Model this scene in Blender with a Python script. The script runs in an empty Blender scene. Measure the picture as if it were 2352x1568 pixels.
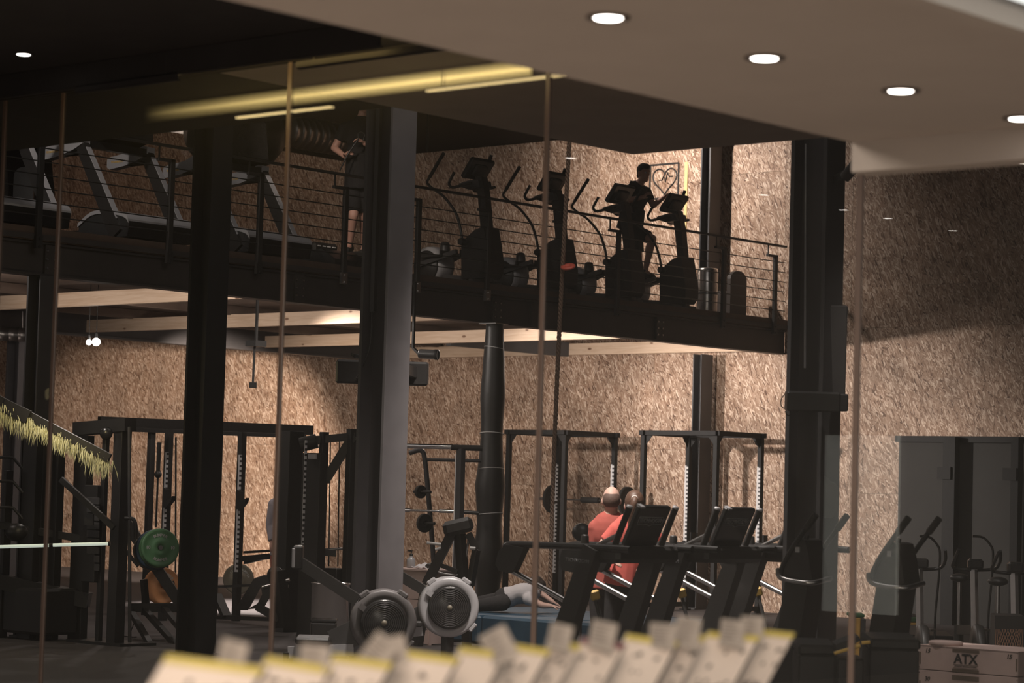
import bpy, math, random
import numpy as np
from mathutils import Vector as V, Matrix as M, noise as NZ
random.seed(7)
C = bpy.context.scene.collection
sc = bpy.context.scene
PI = math.pi

# ------------------------------------------------------------------ camera
# world frame: X runs along the chipboard back wall, Y runs towards it, Z is up; the camera stands over the origin
F, PITCH, ROLL, YAW, EYE = 5628.5, 0.06132, 0.0281, 0.71778, 1.75
_R = V((math.cos(YAW), math.sin(YAW), 0)); _F = V((-math.sin(YAW), math.cos(YAW), 0)); _U = V((0, 0, 1))
FW = _F*math.cos(PITCH) + _U*math.sin(PITCH)
_up = -_F*math.sin(PITCH) + _U*math.cos(PITCH)
CR = _R*math.cos(ROLL) + _up*math.sin(ROLL)
CU = -_R*math.sin(ROLL) + _up*math.cos(ROLL)
O = V((0, 0, EYE))
cd = bpy.data.cameras.new('camera'); cam = bpy.data.objects.new('camera', cd); C.objects.link(cam)
m = M.Identity(4)
for i in range(3):
    m[i][0] = CR[i]; m[i][1] = CU[i]; m[i][2] = -FW[i]; m[i][3] = O[i]
cam.matrix_world = m
cd.sensor_width = 36; cd.lens = F/2352*36; cd.clip_end = 200; cd.clip_start = 0.1
cd.dof.use_dof = True; cd.dof.focus_distance = 27.0; cd.dof.aperture_fstop = 3.0
sc.camera = cam
def ray(px, py): return FW + CR*((px-1176)/F) + CU*((784-py)/F)
def _at(ax, val, px, py):
    d = ray(px, py); return O + d*((val-O[ax])/d[ax])
def Xp(px, py, x): return _at(0, x, px, py)       # point seen at a pixel on the plane X = x
def Yp(px, py, y): return _at(1, y, px, py)
def Zp(px, py, z): return _at(2, z, px, py)
def Dp(px, py, d): return O + ray(px, py)*d

# ------------------------------------------------------------------ world, exposure, lamps of the building, added fill lights
sc.view_settings.view_transform = 'Standard'; sc.view_settings.look = 'None'
sc.view_settings.exposure = 0.0; sc.view_settings.gamma = 1.0; sc.view_settings.use_curve_mapping = False
sc.cycles.use_denoising = True
sc.cycles.max_bounces = 5; sc.cycles.transparent_max_bounces = 16; sc.cycles.caustics_reflective = False; sc.cycles.caustics_refractive = False
w = bpy.data.worlds.new('World'); sc.world = w; w.use_nodes = True
w.node_tree.nodes['Background'].inputs[0].default_value = (1.0, 0.93, 0.88, 1); w.node_tree.nodes['Background'].inputs[1].default_value = 0.34
def lamp(name, kind, loc, energy, col=(1, .87, .77), aim=None, size=.12, angle=120, blend=.6, sy=None):
    l = bpy.data.lights.new(name, kind); l.energy = energy; l.color = col
    if kind == 'AREA':
        l.shape = 'RECTANGLE'; l.size = size; l.size_y = sy or size
    else: l.shadow_soft_size = size
    if kind == 'SPOT': l.spot_size = math.radians(angle); l.spot_blend = blend
    o = bpy.data.objects.new(name, l); C.objects.link(o); o.location = loc
    if aim is not None: o.rotation_euler = (V(aim)-V(loc)).to_track_quat('-Z', 'Y').to_euler()
    return o
WARM = (1, .84, .72); NEUT = (1, .90, .84)
# spots under the mezzanine aimed at the chipboard wall, and added fills
lamp('lamp_under_deck_main', 'SPOT', Dp(224, 786, 33)+V((.25, .15, 0)), 4900, NEUT, (-21.6, 31.4, 1.7), .10, 44, .75)
lamp('lamp_under_deck_left', 'SPOT', Dp(478, 792, 35.5), 8600, WARM, (-35.4, 31.4, 1.5), .08, 36, .5)
lamp('fill_wall_mid', 'SPOT', Dp(478, 792, 35.5)+V((.2, 0, 0)), 900, WARM, (-29.5, 31.4, 1.3), .08, 60, .9)  # fill added to brighten the middle of the wall
lamp('fill_floor_left', 'SPOT', Dp(478, 792, 35.3), 3600, NEUT, (-25.8, 24.6, 0), .08, 70, .6)  # extra beam added at the left spot to light the floor
for k, (yj, pw) in enumerate(((15.4, 50), (19.2, 95), (22.3, 80), (26.1, 130), (29.9, 50))):
    lamp('lamp_behind_edge_beam', 'POINT', (-22.7, yj, 4.16), pw, NEUT, None, .06)
for p, a in (((-25.5, 18.4, 3.2), (-25.5, 20.7, 4.2)), ((-26.2, 21.8, 3.2), (-26.4, 24.4, 4.2)), ((-26.0, 25.8, 3.2), (-26.0, 28.2, 4.2)), ((-24.5, 29.2, 3.3), (-25.0, 31.3, 4.15))):
    lamp('fill_joists', 'SPOT', p, 150, NEUT, a, .06, 120, .9)  # unseen uplights added to brighten the joist faces
lamp('lamp_far_left', 'POINT', (-33.0, 24.5, 3.7), 50, NEUT, None, .08)
# spots on the upper floor
lamp('lamp_upper_right', 'SPOT', (-23.7, 28.7, 7.6), 800, NEUT, (-23.9, 31.4, 6.3), .08, 128, .8)
lamp('lamp_upper_mid', 'POINT', (-31.5, 27.5, 7.4), 60, WARM, None, .1)
lamp('lamp_upper_left', 'POINT', (-38.0, 24.0, 8.2), 110, (1, .70, .55), None, .1)
lamp('lamp_upper_hoods', 'SPOT', (-21.2, 14.2, 8.3), 480, NEUT, (-22.9, 19.6, 5.1), .1, 48, .7)
# overhead hall lamps above the frame, mixed with added fill lights
lamp('lamp_hall', 'SPOT', (-13.6, 15.0, 7.4), 3600, NEUT, (-13.4, 16.9, 0), .22, 60, .8)
lamp('fill_mat', 'SPOT', (-17.6, 19.2, 7.3), 1300, NEUT, (-19.0, 22.4, .3), .2, 40, .8)  # added to brighten the person on the mat
lamp('fill_plates', 'SPOT', (-19.8, 13.6, 5.2), 420, NEUT, (-20.6, 18.1, .9), .15, 24, .8)  # added fill aimed at the coloured plates
lamp('lamp_hall_front', 'SPOT', (-13.6, 17.0, 6.6), 1900, NEUT, (-16.8, 18.3, .3), .22, 40, .8)
lamp('fill_yellow_plant', 'POINT', Dp(110, 905, 24.6), 26, (1, .80, .40), None, .06)  # yellow fill added above the trailing plant
lamp('fill_boxes', 'SPOT', (-9.0, 15.2, 5.6), 330, NEUT, (-11.0, 19.0, .4), .12, 50, .8)  # local fill added for the plywood boxes
lamp('fill_hall_soft', 'AREA', (-14, 17, 8.5), 160, (1, .92, .88), (-14, 17, 0), 6)  # broad soft fill added for ambient level and top highlights
# added fill for the person upstairs and for the lobby
lamp('fill_upper_person', 'SPOT', (-20.6, 18.6, 7.6), 420, WARM, (-22.9, 22.7, 5.4), .08, 26, .7)  # fill added to bring out the person's legs
lamp('fill_lobby', 'AREA', (-.6, .6, 3.1), 185, (1, .88, .76), (-2.6, 3.6, 0), 1.4)  # out-of-frame area fill added for the cards and lobby ceiling
lamp('fill_lobby_floor', 'AREA', (-7.2, 4.6, 4.1), 350, (1, .89, .78), (-7.0, 4.7, 0), 1.6)  # added so light bounces off the floor onto the beige ceiling
# ------------------------------------------------------------------ materials
def nodes(name):
    mt = bpy.data.materials.new(name); mt.use_nodes = True
    nt = mt.node_tree; return mt, nt, nt.nodes['Principled BSDF']
def N(nt, t, **kw):
    n = nt.nodes.new(t)
    for k, v in kw.items(): setattr(n, k, v)
    return n
def pm(name, col, rough=.5, metal=0, amt=.25, scale=9, bump=0, spec=.5, emit=None, est=0):
    mt, nt, b = nodes(name); c4 = (*col, 1)
    tc = N(nt, 'ShaderNodeTexCoord'); nz = N(nt, 'ShaderNodeTexNoise'); nz.inputs['Scale'].default_value = scale; nz.inputs['Detail'].default_value = 5
    nt.links.new(tc.outputs['Object'], nz.inputs['Vector'])
    mx = N(nt, 'ShaderNodeMix', data_type='RGBA'); mx.inputs['A'].default_value = tuple(x*(1-amt) for x in col)+(1,); mx.inputs['B'].default_value = tuple(min(1, x*(1+amt)) for x in col)+(1,)
    nt.links.new(nz.outputs['Fac'], mx.inputs['Factor']); nt.links.new(mx.outputs['Result'], b.inputs['Base Color'])
    b.inputs['Roughness'].default_value = rough; b.inputs['Metallic'].default_value = metal
    b.inputs['Specular IOR Level'].default_value = spec
    if bump:
        bp = N(nt, 'ShaderNodeBump'); bp.inputs['Strength'].default_value = bump; bp.inputs['Distance'].default_value = .01
        nt.links.new(nz.outputs['Fac'], bp.inputs['Height']); nt.links.new(bp.outputs['Normal'], b.inputs['Normal'])
    if emit: b.inputs['Emission Color'].default_value = (*emit, 1); b.inputs['Emission Strength'].default_value = est
    return mt
def ramp(nt, stops):
    r = N(nt, 'ShaderNodeValToRGB'); cr = r.color_ramp
    while len(cr.elements) < len(stops): cr.elements.new(.5)
    for e, (p, c) in zip(cr.elements, stops): e.position = p; e.color = (*c, 1)
    return r
def osb_material():
    mt, nt, b = nodes('chipboard'); L = nt.links.new
    tc = N(nt, 'ShaderNodeTexCoord'); oi = N(nt, 'ShaderNodeObjectInfo')
    off = N(nt, 'ShaderNodeVectorMath', operation='SCALE'); off.inputs[0].default_value = (37, 11, 53); L(oi.outputs['Random'], off.inputs['Scale'])
    ad = N(nt, 'ShaderNodeVectorMath', operation='ADD'); L(tc.outputs['Object'], ad.inputs[0]); L(off.outputs[0], ad.inputs[1])
    nz = N(nt, 'ShaderNodeTexNoise'); nz.inputs['Scale'].default_value = 6; L(ad.outputs[0], nz.inputs['Vector'])
    ds = N(nt, 'ShaderNodeVectorMath', operation='MULTIPLY_ADD'); L(nz.outputs['Color'], ds.inputs[0]); ds.inputs[1].default_value = (.03, .03, .03); L(ad.outputs[0], ds.inputs[2])
    last = None
    for k, (ang, sx, sz) in enumerate(((4, 66, 11.5), (-22, 58, 11), (60, 60, 14), (24, 62, 11))):
        mp = N(nt, 'ShaderNodeMapping'); mp.inputs['Rotation'].default_value = (0, math.radians(ang), 0)
        L(ds.outputs[0], mp.inputs['Vector'])
        m2 = N(nt, 'ShaderNodeMapping'); m2.inputs['Scale'].default_value = (sx, 6, sz); m2.inputs['Location'].default_value = (k*9, 3*k, 5*k); L(mp.outputs[0], m2.inputs['Vector'])
        vo = N(nt, 'ShaderNodeTexVoronoi'); vo.inputs['Scale'].default_value = 1; L(m2.outputs[0], vo.inputs['Vector'])
        sp = N(nt, 'ShaderNodeSeparateColor'); L(vo.outputs['Color'], sp.inputs[0])
        rp = ramp(nt, ((0, (.11, .056, .032)), (.18, (.29, .175, .112)), (.68, (.43, .29, .207)), (1, (.76, .59, .46)))); L(sp.outputs['Red'], rp.inputs[0])
        if last is None: last = rp.outputs[0]
        else:
            gt = N(nt, 'ShaderNodeMath', operation='GREATER_THAN'); gt.inputs[1].default_value = .55; L(sp.outputs['Green'], gt.inputs[0])
            mx = N(nt, 'ShaderNodeMix', data_type='RGBA'); L(gt.outputs[0], mx.inputs['Factor']); L(last, mx.inputs['A']); L(rp.outputs[0], mx.inputs['B']); last = mx.outputs['Result']
    n2 = N(nt, 'ShaderNodeTexNoise'); n2.inputs['Scale'].default_value = 2.2; n2.inputs['Detail'].default_value = 3; L(ad.outputs[0], n2.inputs['Vector'])
    mr = N(nt, 'ShaderNodeMapRange'); mr.inputs['From Min'].default_value = .3; mr.inputs['From Max'].default_value = .7; mr.inputs['To Min'].default_value = .78; mr.inputs['To Max'].default_value = 1.1; L(n2.outputs['Fac'], mr.inputs['Value'])
    r2 = N(nt, 'ShaderNodeMapRange'); r2.inputs['To Min'].default_value = .9; r2.inputs['To Max'].default_value = 1.06; L(oi.outputs['Random'], r2.inputs['Value'])
    mu = N(nt, 'ShaderNodeMath', operation='MULTIPLY'); L(mr.outputs[0], mu.inputs[0]); L(r2.outputs[0], mu.inputs[1])
    sc_ = N(nt, 'ShaderNodeVectorMath', operation='SCALE'); L(last, sc_.inputs[0]); L(mu.outputs[0], sc_.inputs['Scale'])
    L(sc_.outputs[0], b.inputs['Base Color']); b.inputs['Roughness'].default_value = .62; b.inputs['Specular IOR Level'].default_value = .35
    bp = N(nt, 'ShaderNodeBump'); bp.inputs['Strength'].default_value = .35; bp.inputs['Distance'].default_value = .004; L(last, bp.inputs['Height']); L(bp.outputs['Normal'], b.inputs['Normal'])
    return mt
def timber_material():
    mt, nt, b = nodes('pine_timber'); L = nt.links.new
    tc = N(nt, 'ShaderNodeTexCoord'); mp = N(nt, 'ShaderNodeMapping'); mp.inputs['Scale'].default_value = (.8, 14, 14); L(tc.outputs['Object'], mp.inputs[0])
    nz = N(nt, 'ShaderNodeTexNoise'); nz.inputs['Scale'].default_value = 2.2; nz.inputs['Detail'].default_value = 6; nz.inputs['Distortion'].default_value = .8; L(mp.outputs[0], nz.inputs[0])
    rp = ramp(nt, ((.25, (.52, .36, .24)), (.6, (.66, .49, .36)), (.8, (.58, .41, .28)))); L(nz.outputs['Fac'], rp.inputs[0])
    m2 = N(nt, 'ShaderNodeMapping'); m2.inputs['Scale'].default_value = (2.3, 5, 5); L(tc.outputs['Object'], m2.inputs[0])
    vo = N(nt, 'ShaderNodeTexVoronoi'); vo.inputs['Scale'].default_value = 1; L(m2.outputs[0], vo.inputs[0])
    kr = ramp(nt, ((.0, (0, 0, 0)), (.07, (.1, .1, .1)), (.12, (1, 1, 1)))); L(vo.outputs['Distance'], kr.inputs[0])
    mx = N(nt, 'ShaderNodeMix', data_type='RGBA'); L(kr.outputs[0], mx.inputs['Factor']); mx.inputs['A'].default_value = (.18, .09, .05, 1); L(rp.outputs[0], mx.inputs['B'])
    L(mx.outputs['Result'], b.inputs['Base Color']); b.inputs['Roughness'].default_value = .6
    return mt
def glass_material(name, tint, refl=1.0, haze=0.0):
    mt = bpy.data.materials.new(name); mt.use_nodes = True; nt = mt.node_tree; nt.nodes.clear(); L = nt.links.new
    out = N(nt, 'ShaderNodeOutputMaterial'); tr = N(nt, 'ShaderNodeBsdfTransparent'); tr.inputs[0].default_value = (*tint, 1)
    gl = N(nt, 'ShaderNodeBsdfGlossy'); gl.inputs['Roughness'].default_value = .0
    fr = N(nt, 'ShaderNodeFresnel'); ge = N(nt, 'ShaderNodeNewGeometry'); io = N(nt, 'ShaderNodeMapRange'); io.inputs['To Min'].default_value = 1.5; io.inputs['To Max'].default_value = 1/1.5; L(ge.outputs['Backfacing'], io.inputs[0]); L(io.outputs[0], fr.inputs[0])
    mu = N(nt, 'ShaderNodeMath', operation='MULTIPLY'); mu.inputs[1].default_value = refl; L(fr.outputs[0], mu.inputs[0])
    mx = N(nt, 'ShaderNodeMixShader'); L(mu.outputs[0], mx.inputs[0]); L(tr.outputs[0], mx.inputs[1]); L(gl.outputs[0], mx.inputs[2])
    last = mx
    if haze:  # diffuse veil mixed in to lift the blacks behind the glass
        df = N(nt, 'ShaderNodeBsdfDiffuse'); df.inputs[0].default_value = (.5, .49, .46, 1)
        nz = N(nt, 'ShaderNodeTexNoise'); nz.inputs['Scale'].default_value = 3
        mr = N(nt, 'ShaderNodeMapRange'); mr.inputs['To Min'].default_value = haze*.7; mr.inputs['To Max'].default_value = haze*1.3; L(nz.outputs['Fac'], mr.inputs[0])
        m2 = N(nt, 'ShaderNodeMixShader'); L(mr.outputs[0], m2.inputs[0]); L(mx.outputs[0], m2.inputs[1]); L(df.outputs[0], m2.inputs[2]); last = m2
    L(last.outputs[0], out.inputs[0]); return mt
OSB = osb_material(); PINE = timber_material()
BLK = pm('black_powder_coat', (.022, .020, .019), .45, 0, .3, 14, .05)
BLKG = pm('black_gloss_plastic', (.02, .019, .019), .25, 0, .3, 8)
BLK2 = pm('black_rack_paint', (.013, .012, .012), .6, 0, .3, 14, .05, .2)
RUB = pm('black_rubber', (.025, .023, .022), .75, 0, .35, 30, .2, .3)
VINYL = pm('black_vinyl', (.026, .024, .023), .42, 0, .3, 22, .12)
DGREY = pm('dark_grey_plastic', (.055, .052, .052), .4, 0, .25, 12)
SILVER = pm('silver_plastic', (.42, .41, .42), .35, .1, .1, 10)
WHITEM = pm('white_painted_metal', (.72, .70, .68), .4, 0, .08, 10)
COLUMN = pm('grey_column_paint', (.150, .140, .145), .5, 0, .22, 5, .06)
BCOL = pm('black_column_paint', (.010, .0095, .0095), .7, 0, .2, 5, .03, .12)
HAIRC = pm('cropped_hair', (.12, .075, .058), .7, 0, .4, 70, .2)
DCOL = pm('dark_column_paint', (.045, .042, .043), .5, 0, .25, 5, .06)
STEEL = pm('brushed_steel', (.55, .53, .52), .28, 1, .12, 16)
BINST = pm('bin_steel', (.70, .67, .65), .24, .92, .12, 16)
CHROME = pm('chrome', (.75, .74, .73), .12, 1, .05, 8)
GALV = pm('galvanised_duct', (.50, .46, .43), .34, .9, .25, 7)
PLASTER = pm('lobby_plaster', (.385, .335, .295), .85, 0, .06, 3, .02, .2)
CANOPY = pm('canopy_render', (.36, .295, .255), .85, 0, .12, 3, .02, .2)
SHELL = pm('black_ceiling_paint', (.035, .032, .031), .9, 0, .2, 3, 0, .15)
DARKWALL = pm('dark_lobby_paint', (.02, .018, .017), .85, 0, .2, 3, 0, .2)
DECK = pm('dark_deck_board', (.085, .055, .040), .75, 0, .35, 6, .05)
EDGEB = pm('mezzanine_beam_paint', (.040, .034, .031), .55, 0, .3, 4, .05)
FLOORM = pm('speckled_rubber_floor', (.10, .088, .088), .8, 0, .45, 60, .1, .3)
PAPER = pm('printed_paper', (.66, .54, .45), .8, 0, .06, 7, 0, .2)
YTAPE = pm('yellow_tape', (.52, .40, .10), .6, 0, .15, 12)
PTAPE = pm('plum_tape', (.20, .09, .09), .6, 0, .15, 12)
INK = pm('faded_ink', (.10, .08, .07), .8, 0, .3, 20)
TAGP = pm('tag_paper', (.36, .30, .25), .8, 0, .2, 25)
BOARD = pm('clipboard_edge', (.035, .028, .024), .6, 0, .2, 9)
SKIN = pm('skin', (.52, .29, .22), .55, 0, .08, 14, .03)
SKINP = pm('pale_skin', (.66, .42, .34), .55, 0, .08, 14, .03)
HAIR = pm('dark_hair', (.035, .022, .016), .6, 0, .5, 60, .3)
HAIRB = pm('brown_hair', (.12, .064, .042), .5, 0, .5, 60, .3)
BTEE = pm('black_cloth', (.018, .017, .018), .85, 0, .3, 26, .15, .2)
RTEE = pm('brick_red_cloth', (.42, .105, .085), .85, 0, .15, 26, .12, .2)
CTEE = pm('coral_cloth', (.68, .15, .125), .85, 0, .12, 26, .12, .2)
GTEE = pm('lilac_grey_cloth', (.42, .38, .41), .85, 0, .12, 26, .15, .2)
WTEE = pm('white_cloth', (.62, .58, .59), .85, 0, .12, 20, .2, .2)
DENIM = pm('charcoal_trousers', (.045, .042, .043), .85, 0, .4, 40, .2, .2)
WHT = pm('white_print', (.72, .70, .68), .6, 0, .08, 20)
GREEN = pm('green_bumper_rubber', (.085, .21, .09), .5, 0, .2, 10, .05)
TEAL = pm('blue_bumper_rubber', (.03, .065, .10), .5, 0, .2, 10, .05)
ORANGE = pm('orange_bumper_rubber', (.60, .26, .10), .5, 0, .2, 10, .05)
OLIVE = pm('olive_bumper_rubber', (.19, .165, .12), .5, 0, .2, 10, .05)
PRINT = pm('raised_pale_print', (.42, .42, .38), .6, 0, .2, 20)
BLUE = pm('blue_mat_vinyl', (.035, .085, .135), .5, 0, .2, 10, .06)
YELP = pm('yellow_plastic', (.85, .55, .13), .5, 0, .12, 9)
YFOAM = pm('mustard_foam', (.62, .36, .09), .75, 0, .2, 14, .1)
GSTEP = pm('green_rubber_top', (.05, .14, .055), .6, 0, .2, 14)
REDP = pm('red_plastic', (.62, .11, .07), .45, 0, .15, 9)
ROPE = pm('jute_rope', (.20, .135, .10), .9, 0, .35, 90, .3, .1)
CORD = pm('pale_cord', (.62, .60, .58), .6, 0, .15, 30)
PLY = pm('birch_plywood', (.60, .45, .41), .7, 0, .14, 7, .02)
SEAM = pm('lit_glass_joint', (.16, .112, .09), .3, 0, .25, 4, .05)  # tan colour stands for light caught in the polished glass edges
GRASS = pm('dry_trailing_leaf', (.86, .80, .46), .7, 0, .45, 3)
GREYWALL = pm('grey_side_room_paint', (.06, .058, .056), .9, 0, .12, 2, 0, .08)
BLUEG = pm('indicator_grey', (.26, .26, .27), .5)
GLASS = glass_material('partition_glass', (.94, .94, .93), 1.0, .020)
MIRROR = pm('dark_mirror', (.20, .20, .20), .03, 1, .05, 2)
def emat(name, col, st):
    mt, nt, b = nodes(name); b.inputs['Base Color'].default_value = (*col, 1); b.inputs['Emission Color'].default_value = (*col, 1); b.inputs['Emission Strength'].default_value = st
    nz = N(nt, 'ShaderNodeTexNoise'); nz.inputs['Scale'].default_value = 4
    mr = N(nt, 'ShaderNodeMapRange'); mr.inputs['To Min'].default_value = st*.95; mr.inputs['To Max'].default_value = st*1.05
    nt.links.new(nz.outputs['Fac'], mr.inputs[0]); nt.links.new(mr.outputs[0], b.inputs['Emission Strength'])
    return mt
def led_material(name, col, st):
    mt, nt, b = nodes(name); L = nt.links.new; b.inputs['Base Color'].default_value = (.3, .25, .1, 1); b.inputs['Emission Color'].default_value = (*col, 1)
    tc = N(nt, 'ShaderNodeTexCoord'); sp = N(nt, 'ShaderNodeSeparateXYZ'); L(tc.outputs['Generated'], sp.inputs[0])
    rz = ramp(nt, ((0, (0, 0, 0)), (.32, (.45, .45, .45)), (.5, (1, 1, 1)), (.68, (.45, .45, .45)), (1, (0, 0, 0)))); L(sp.outputs['Z'], rz.inputs[0])  # soft glow painted by fading emission towards the edges and left end
    rx = ramp(nt, ((0, (0, 0, 0)), (.3, (.5, .5, .5)), (.75, (1, 1, 1)))); L(sp.outputs['X'], rx.inputs[0])
    mu = N(nt, 'ShaderNodeMath', operation='MULTIPLY'); L(rz.outputs[0], mu.inputs[0]); L(rx.outputs[0], mu.inputs[1])
    m2 = N(nt, 'ShaderNodeMath', operation='MULTIPLY'); L(mu.outputs[0], m2.inputs[0]); m2.inputs[1].default_value = st; L(m2.outputs[0], b.inputs['Emission Strength'])
    return mt
EM_SPOT = emat('spot_lens', (1, .93, .86), 14); EM_LED = led_material('yellow_led_lens', (1, .72, .26), 17); EM_LED2 = emat('yellow_led_strip', (1, .74, .34), 9)
EM_PANEL = emat('ceiling_light_lens', (.95, 1, .98), 1.0); EM_GREY = emat('glow_panel_face', (.95, 1, .95), .36); EM_BULB = emat('bulb_lens', (1, .97, .93), 25)
EM_BAR = emat('bar_glow', (.86, .95, .82), .62)  # emission stands for the bright shine on the barbell

# ------------------------------------------------------------------ mesh builder
WL = {}
def cat(pts, n=5, closed=False):
    """smooth curve through the points"""
    P = [V(p) for p in pts]; out = []; k = len(P); r = range(k if closed else k-1)
    for i in r:
        p0 = P[(i-1) % k] if closed or i > 0 else P[0]*2-P[1]
        p1 = P[i]; p2 = P[(i+1) % k]; p3 = P[(i+2) % k] if closed or i+2 < k else P[-1]*2-P[-2]
        for j in range(n):
            t = j/n
            out.append(.5*((2*p1)+(p2-p0)*t+(2*p0-5*p1+4*p2-p3)*t*t+(3*p1-p0-3*p2+p3)*t**3))
    if not closed: out.append(P[-1])
    return out
class MB:
    def __init__(s): s.v = []; s.f = []; s.sm = []
    def add(s, vs, fs, smooth=False):
        b = len(s.v); s.v += [V(v) for v in vs]; s.f += [tuple(b+i for i in f) for f in fs]; s.sm += [smooth]*len(fs); return s
    def box(s, c, d, R=None, ch=0):
        c = V(c); x, y, z = [k/2 for k in d]
        if ch:
            a = min(ch, x*.49, y*.49, z*.49); vs = []; fs = []
            # chamfered along all edges: 24 vertices
            idx = {}
            for sx in (-1, 1):
                for sy in (-1, 1):
                    for sz in (-1, 1):
                        for k, p in enumerate(((x, y-a, z-a), (x-a, y, z-a), (x-a, y-a, z))):
                            idx[sx, sy, sz, k] = len(vs); vs.append(V((sx*p[0], sy*p[1], sz*p[2])))
            for ax in range(3):
                o1, o2 = [(1, 2), (2, 0), (0, 1)][ax]
                for sg in (-1, 1):
                    q = []
                    for a1, a2 in ((-1, -1), (1, -1), (1, 1), (-1, 1)):
                        t = [0, 0, 0]; t[ax] = sg; t[o1] = a1; t[o2] = a2; q.append(idx[t[0], t[1], t[2], ax])
                    fs.append(q if sg > 0 else q[::-1])
                for a1 in (-1, 1):
                    for a2 in (-1, 1):
                        t = [0, 0, 0]; t[o1] = a1; t[o2] = a2; q = []
                        for sg in (-1, 1):
                            t[ax] = sg; q += [idx[t[0], t[1], t[2], o1], idx[t[0], t[1], t[2], o2]]
                        q = [q[0], q[1], q[3], q[2]]; fs.append(q if a1*a2 < 0 else q[::-1])
            for sx in (-1, 1):
                for sy in (-1, 1):
                    for sz in (-1, 1):
                        q = [idx[sx, sy, sz, k] for k in range(3)]; fs.append(q if sx*sy*sz > 0 else q[::-1])
        else:
            vs = [V((sx*x, sy*y, sz*z)) for sx in (-1, 1) for sy in (-1, 1) for sz in (-1, 1)]
            fs = [(0, 1, 3, 2), (4, 6, 7, 5), (0, 4, 5, 1), (2, 3, 7, 6), (0, 2, 6, 4), (1, 5, 7, 3)]
        if R is not None: vs = [R @ v for v in vs]
        return s.add([c+v for v in vs], fs)
    def bar(s, p0, p1, w, h, up=(0, 0, 1), ch=0):
        p0, p1 = V(p0), V(p1); d = p1-p0; L = d.length; d = d/L; up = V(up)
        if abs(d.dot(up)) > .98: up = V((0, 1, 0)) if abs(d.y) < .9 else V((1, 0, 0))
        y = up.cross(d).normalized(); z = d.cross(y)
        R = M((d, y, z)).transposed()
        return s.box((p0+p1)/2, (L, w, h), R, ch)
    def tube(s, pts, r, n=8, closed=False, caps=True):
        P = [V(p) for p in pts]; k = len(P)
        rr = r if isinstance(r, (list, tuple)) else [r]*k
        vs = []; fs = []; prev = None
        for i, p in enumerate(P):
            t = (P[(i+1) % k]-P[i-1]) if closed else (P[min(i+1, k-1)]-P[max(i-1, 0)])
            t.normalize()
            if prev is None:
                a = V((0, 0, 1)) if abs(t.z) < .9 else V((1, 0, 0)); u = t.cross(a).normalized()
            else:
                u = prev-t*prev.dot(t); u.normalize()
            prev = u; w_ = t.cross(u)
            for j in range(n):
                an = 2*PI*j/n; vs.append(p+(u*math.cos(an)+w_*math.sin(an))*rr[i])
        for i in range(k if closed else k-1):
            for j in range(n):
                a = i*n+j; b = i*n+(j+1) % n; c = ((i+1) % k)*n+(j+1) % n; d = ((i+1) % k)*n+j
                fs.append((a, b, c, d))
        s.add(vs, fs, True)
        if caps and not closed:
            s.add(vs[:n], [tuple(range(n))[::-1]]); s.add(vs[-n:], [tuple(range(n))])
        return s
    def cyl(s, p0, p1, r, r2=None, n=16): return s.tube([p0, p1], [r, r if r2 is None else r2], n)
    def lathe(s, p, axis, prof, n=24, smooth=True, a0=0, a1=2*PI):
        """prof: (radius, distance along the axis) pairs"""
        p = V(p); t = V(axis).normalized(); a = V((0, 0, 1)) if abs(t.z) < .9 else V((1, 0, 0)); u = t.cross(a).normalized(); w_ = t.cross(u)
        full = abs(a1-a0-2*PI) < 1e-6; m_ = n if full else n+1; vs = []; fs = []
        for r, h in prof:
            for j in range(m_):
                an = a0+(a1-a0)*j/n; vs.append(p+t*h+(u*math.cos(an)+w_*math.sin(an))*r)
        for i in range(len(prof)-1):
            for j in range(n):
                a_ = i*m_+j; b_ = i*m_+(j+1) % m_; fs.append((a_, b_, b_+m_, a_+m_))
        s.add(vs, fs, smooth)
        if full:
            if prof[0][0] > 1e-6: s.add(vs[:m_], [tuple(range(m_))[::-1]])
            if prof[-1][0] > 1e-6: s.add(vs[-m_:], [tuple(range(m_))])
        return s
    def ball(s, c, r, n=14, R=None):
        rx, ry, rz = r if isinstance(r, (tuple, list)) else (r, r, r); c = V(c); k = n//2; vs = []; fs = []
        for i in range(1, k):
            th = PI*i/k
            for j in range(n):
                ph = 2*PI*j/n; v = V((rx*math.sin(th)*math.cos(ph), ry*math.sin(th)*math.sin(ph), rz*math.cos(th)))
                vs.append(c+(R @ v if R is not None else v))
        t = V((0, 0, rz)); vs.append(c+(R @ t if R is not None else t)); vs.append(c-(R @ t if R is not None else t)); T = len(vs)-2
        for i in range(k-2):
            for j in range(n):
                fs.append((i*n+j, (i+1)*n+j, (i+1)*n+(j+1) % n, i*n+(j+1) % n))
        for j in range(n):
            fs.append((T, j, (j+1) % n)); fs.append((T+1, (k-2)*n+(j+1) % n, (k-2)*n+j))
        return s.add(vs, fs, True)
    def prism(s, pts, off, smooth=False):
        P = [V(p) for p in pts]; o = V(off); n = len(P)
        nrm = sum(((P[i]-P[0]).cross(P[(i+1) % n]-P[0]) for i in range(1, n-1)), V())
        if nrm.dot(o) > 0: P = P[::-1]
        s.add(P+[p+o for p in P], [tuple(range(n)), tuple(range(n, 2*n))[::-1]])
        return s.add(P+[p+o for p in P], [((i+1) % n, i, n+i, n+(i+1) % n) for i in range(n)], smooth)
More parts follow.
